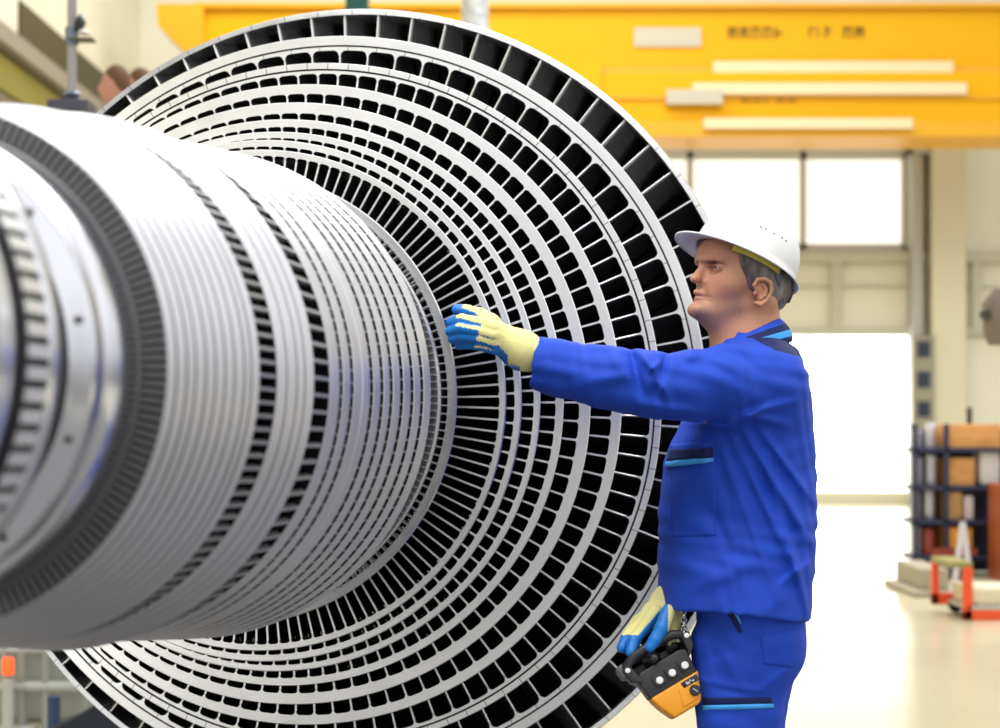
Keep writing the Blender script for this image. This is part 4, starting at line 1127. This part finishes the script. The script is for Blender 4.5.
mb.box(-.010,.006,-.028,.028,-.016,.016,0,MM,bev=.004); mb.lathe([(0,.014),(.012,.014),(.014,.010),(.014,0)],16,0,MM @ Matrix.Rotation(-PI/2,4,'Y'))
mb.build('ratchet',M_blk,hat,smooth=40)

# ---------------------------------------------------------------- radio control box
rem = empty('remote_control')
tag(rem,'orange and black crane control box with three white buttons held at hip height','remote control')
uW=Vector((.862,0,.507)); wW=Vector((-.507,0,.862))      # along the box, up the box (world)
nW=Vector((0,-1,0)); 
# lean the face slightly up and to the left
q_=Matrix.Rotation(math.radians(-12),3,'X'); uW=q_@uW; wW=q_@wW; nW=q_@nW
RM=Matrix(((uW.x,wW.x,nW.x,0),(uW.y,wW.y,nW.y,0),(uW.z,wW.z,nW.z,0),(0,0,0,1)))
rem.matrix_world=Matrix.Translation(Vector(pp(657,652,3.69))) @ RM
K=1/488.0     # metres per pixel at the box
M_org=mat('orange_plastic',(.90,.36,.015),.4); M_box=mat('black_box_plastic',(.022,.022,.026),.42); M_met=mat('bright_screw',(.8,.8,.8),.25,.9)
def poly_box(pts,z0,z1,m,name,bev=.003,parent=rem):
    bm=bmesh.new(); vv=[bm.verts.new((u*K,w*K,z0)) for u,w in pts]; f=bm.faces.new(vv)
    r=bmesh.ops.extrude_face_region(bm,geom=[f]); 
    for g in r['geom']:
        if isinstance(g,bmesh.types.BMVert): g.co.z=z1
    bmesh.ops.recalc_face_normals(bm,faces=bm.faces)
    if bev: bmesh.ops.bevel(bm,geom=bm.edges[:],offset=bev,segments=3,affect='EDGES',profile=.5)
    me=bpy.data.meshes.new(name); bm.to_mesh(me); bm.free(); me.materials.append(m)
    o=bpy.data.objects.new(name,me); COL.objects.link(o); o.parent=parent; smooth_by_angle(o,35); return o
hs=poly_box([(-32,-14),(-30,-37),(24,-37),(27,-12),(20,-9),(-26,-9)],-.075,.0,M_box,'housing',.004)
tag(poly_box([(-30,-36),(-26,-50),(-19,-65),(10,-65),(14,-62),(25,-38),(25,-36)],-.080,.003,M_org,'lower_cover',.006),'orange cover')
poly_box([(-1,-41),(18,-44),(14,-60),(-6,-60)],-.01,.0055,M_org,'battery_cover',.002)
# handle bar arching over the controls, side cheeks
mb=MB()
mb.tube([Vector((x*K,y*K,-.005)) for x,y in ((-36,-2),(-34,3),(-22,8),(0,9.5),(22,7),(33,2),(35,-2))],[.0085,.0095,.010,.010,.010,.0095,.0085],12)
mb.tube([Vector((x*K,y*K,-.062)) for x,y in ((-36,-2),(-30,5),(0,9),(30,5),(35,-2))],[.007,.008,.008,.008,.007],12)
tag(mb.build('handle',M_box,rem,smooth=50))
poly_box([(-34,-2),(33,-2),(28,-14),(-30,-16)],-.074,-.058,M_box,'back_wall',.002)
for s0 in (-1,1):
    x=-35 if s0<0 else 34
    poly_box([(x-4.5,2),(x+4.5,2),(x+4.5-s0*3,-13),(x-s0*8,-20),(x-4.5-s0*2,-13)],-.072,.002,M_box,'side_cheek',.003)
    mb=MB(); mb.lathe([(0,.0035),(.0052,.003),(.006,0),(.006,-.004)],14,0,Matrix.Translation((x*K,-1*K,.003))); mb.build('screw',M_met,rem,smooth=40)
poly_box([(-44,6),(-36,9),(-31,0),(-34,-9),(-43,-7)],-.070,-.012,M_gryp,'antenna_cap',.006)
for ux in (-12.8,1.9,16.8):
    b=poly_box([(ux-6,-19),(ux+6,-19),(ux+6,-31),(ux-6,-31)],-.005,.005,M_blk,'button_frame',.0015)
    mb=MB(); mb.lathe([(0,.011),(.0062,.0108),(.0075,.0095),(.0078,.004)],18,0,Matrix.Translation((ux*K,-25.4*K,0))); mb.build('button',mat('white_button',(.85,.85,.85),.3),b,smooth=40)
mb=MB(); 
for k in range(4): mb.lathe([(.0,.0),(.019-.0032*k,0),(.020-.0032*k,.003),(.017-.0032*k,.006)],20,0,Matrix.Translation((-6*K,-4*K,-.052+.006*k)))
mb.lathe([(.004,0),(.004,.03),(.007,.034),(.007,.042),(0,.045)],12,0,Matrix.Translation((-6*K,-4*K,-.03)))
mb.build('joystick',M_blk,rem,smooth=40)
mb=MB(); mb.lathe([(.0,.0),(.015,0),(.013,.006),(.008,.010),(.004,.012),(.004,.03),(.007,.034),(0,.04)],18,0,Matrix.Translation((19*K,-3*K,-.045))); mb.build('joystick',M_blk,rem,smooth=40)
poly_box([(4,-38.2),(22,-38.2),(22,-44.5),(4,-44.5)],-.002,.0062,M_blk,'label_plate',.0006)
mb=MB()
for i,(a,b,c,d) in enumerate([(8.5,-40,10,-43),(10.5,-41,12,-43),(13,-40,14,-42),(15,-41.5,17,-43)]): mb.box(a*K,c*K,d*K,b*K,.0062,.0066)
mb.build('label_print',mat('label_print_white',(.7,.7,.7),.5),rem)
mb=MB(); mb.lathe([(0,.012),(.0095,.0115),(.0112,.009),(.0118,.003)],24,0,Matrix.Translation((12.5*K,-51.5*K,.002))); kn=mb.build('knob',M_blk,rem,smooth=35)
mb=MB(); mb.box(-.0006,.0006,-.006,.006,.0118,.0124,0,Matrix.Translation((12.5*K,-51.5*K,.002)) @ Matrix.Rotation(.5,4,'Z')); mb.build('pointer',mat('white_mark',(.8,.8,.8),.5),kn)
# chain from the box up under the jacket
ch=empty('hanging_chain',pp(684,630,3.70)); tag(ch,'short steel chain hanging from jacket hem to the control box','chain')
mb=MB()
for i in range(7):
    c=Vector(pp(684.5-.5*(i%2),606+i*4.6,3.70))
    pts=[]
    for k in range(13):
        a=2*PI*k/12; x=.0052*math.cos(a); z=.0078*math.sin(a)
        pts.append(c+(Vector((x,0,z)) if i%2 else Vector((x*.4,x,z))))
    mb.tube(pts,.0016,6,cap=False)
o=mb.build('chain_links',M_met,None,smooth=60); o.parent=ch; o.matrix_parent_inverse=Matrix.Translation(ch.location).inverted()
# ---------------------------------------------------------------- light
w = bpy.data.worlds.new('hall_light'); S.world = w; w.use_nodes = True
nt = w.node_tree; bg = nt.nodes['Background']
tc = nt.nodes.new('ShaderNodeTexCoord'); sp = nt.nodes.new('ShaderNodeSeparateXYZ'); nt.links.new(tc.outputs['Generated'], sp.inputs[0])
rp_ = nt.nodes.new('ShaderNodeValToRGB')
mr = nt.nodes.new('ShaderNodeMapRange'); mr.inputs['From Min'].default_value=-1; mr.inputs['From Max'].default_value=1
nt.links.new(sp.outputs[2], mr.inputs['Value']); nt.links.new(mr.outputs[0], rp_.inputs['Fac'])
e = rp_.color_ramp.elements
e[0].position=.40; e[0].color=(.12,.11,.095,1)
e[1].position=.66; e[1].color=(1,1,1,1)
x = e.new(.49); x.color=(.26,.25,.24,1)
x = e.new(.54); x.color=(.66,.67,.69,1)
nt.links.new(rp_.outputs['Color'], bg.inputs['Color']); bg.inputs['Strength'].default_value = 1.3
def lamp(name, loc, rot, sx, sy, power, col=(1,1,1)):
    l = bpy.data.lights.new(name, 'AREA'); l.shape='RECTANGLE'; l.size=sx; l.size_y=sy; l.energy=power; l.color=col
    o = bpy.data.objects.new(name, l); COL.objects.link(o); o.location=loc; o.rotation_euler=rot; return o
lamp('overhead_fill', (-2.0, 1.5, 7.0), (0,0,0), 6, 2.5, 420)  # added overhead fill above the rotor, no fixture built
lamp('overhead_fill', (3.0, 16, 11.5), (0,0,0), 8, 8, 1200)  # added fill to brighten the far part of the hall
lamp('overhead_fill', (-2.0, 23, 11.5), (0,0,0), 8, 4, 600)  # added fill for the far left wall and crane end
lamp('left_fill', (-5.2, -2.5, 1.6), (0,-PI/2,0), 2.2, 4, 160)  # unseen fill added to whiten the lower left rings; no window there
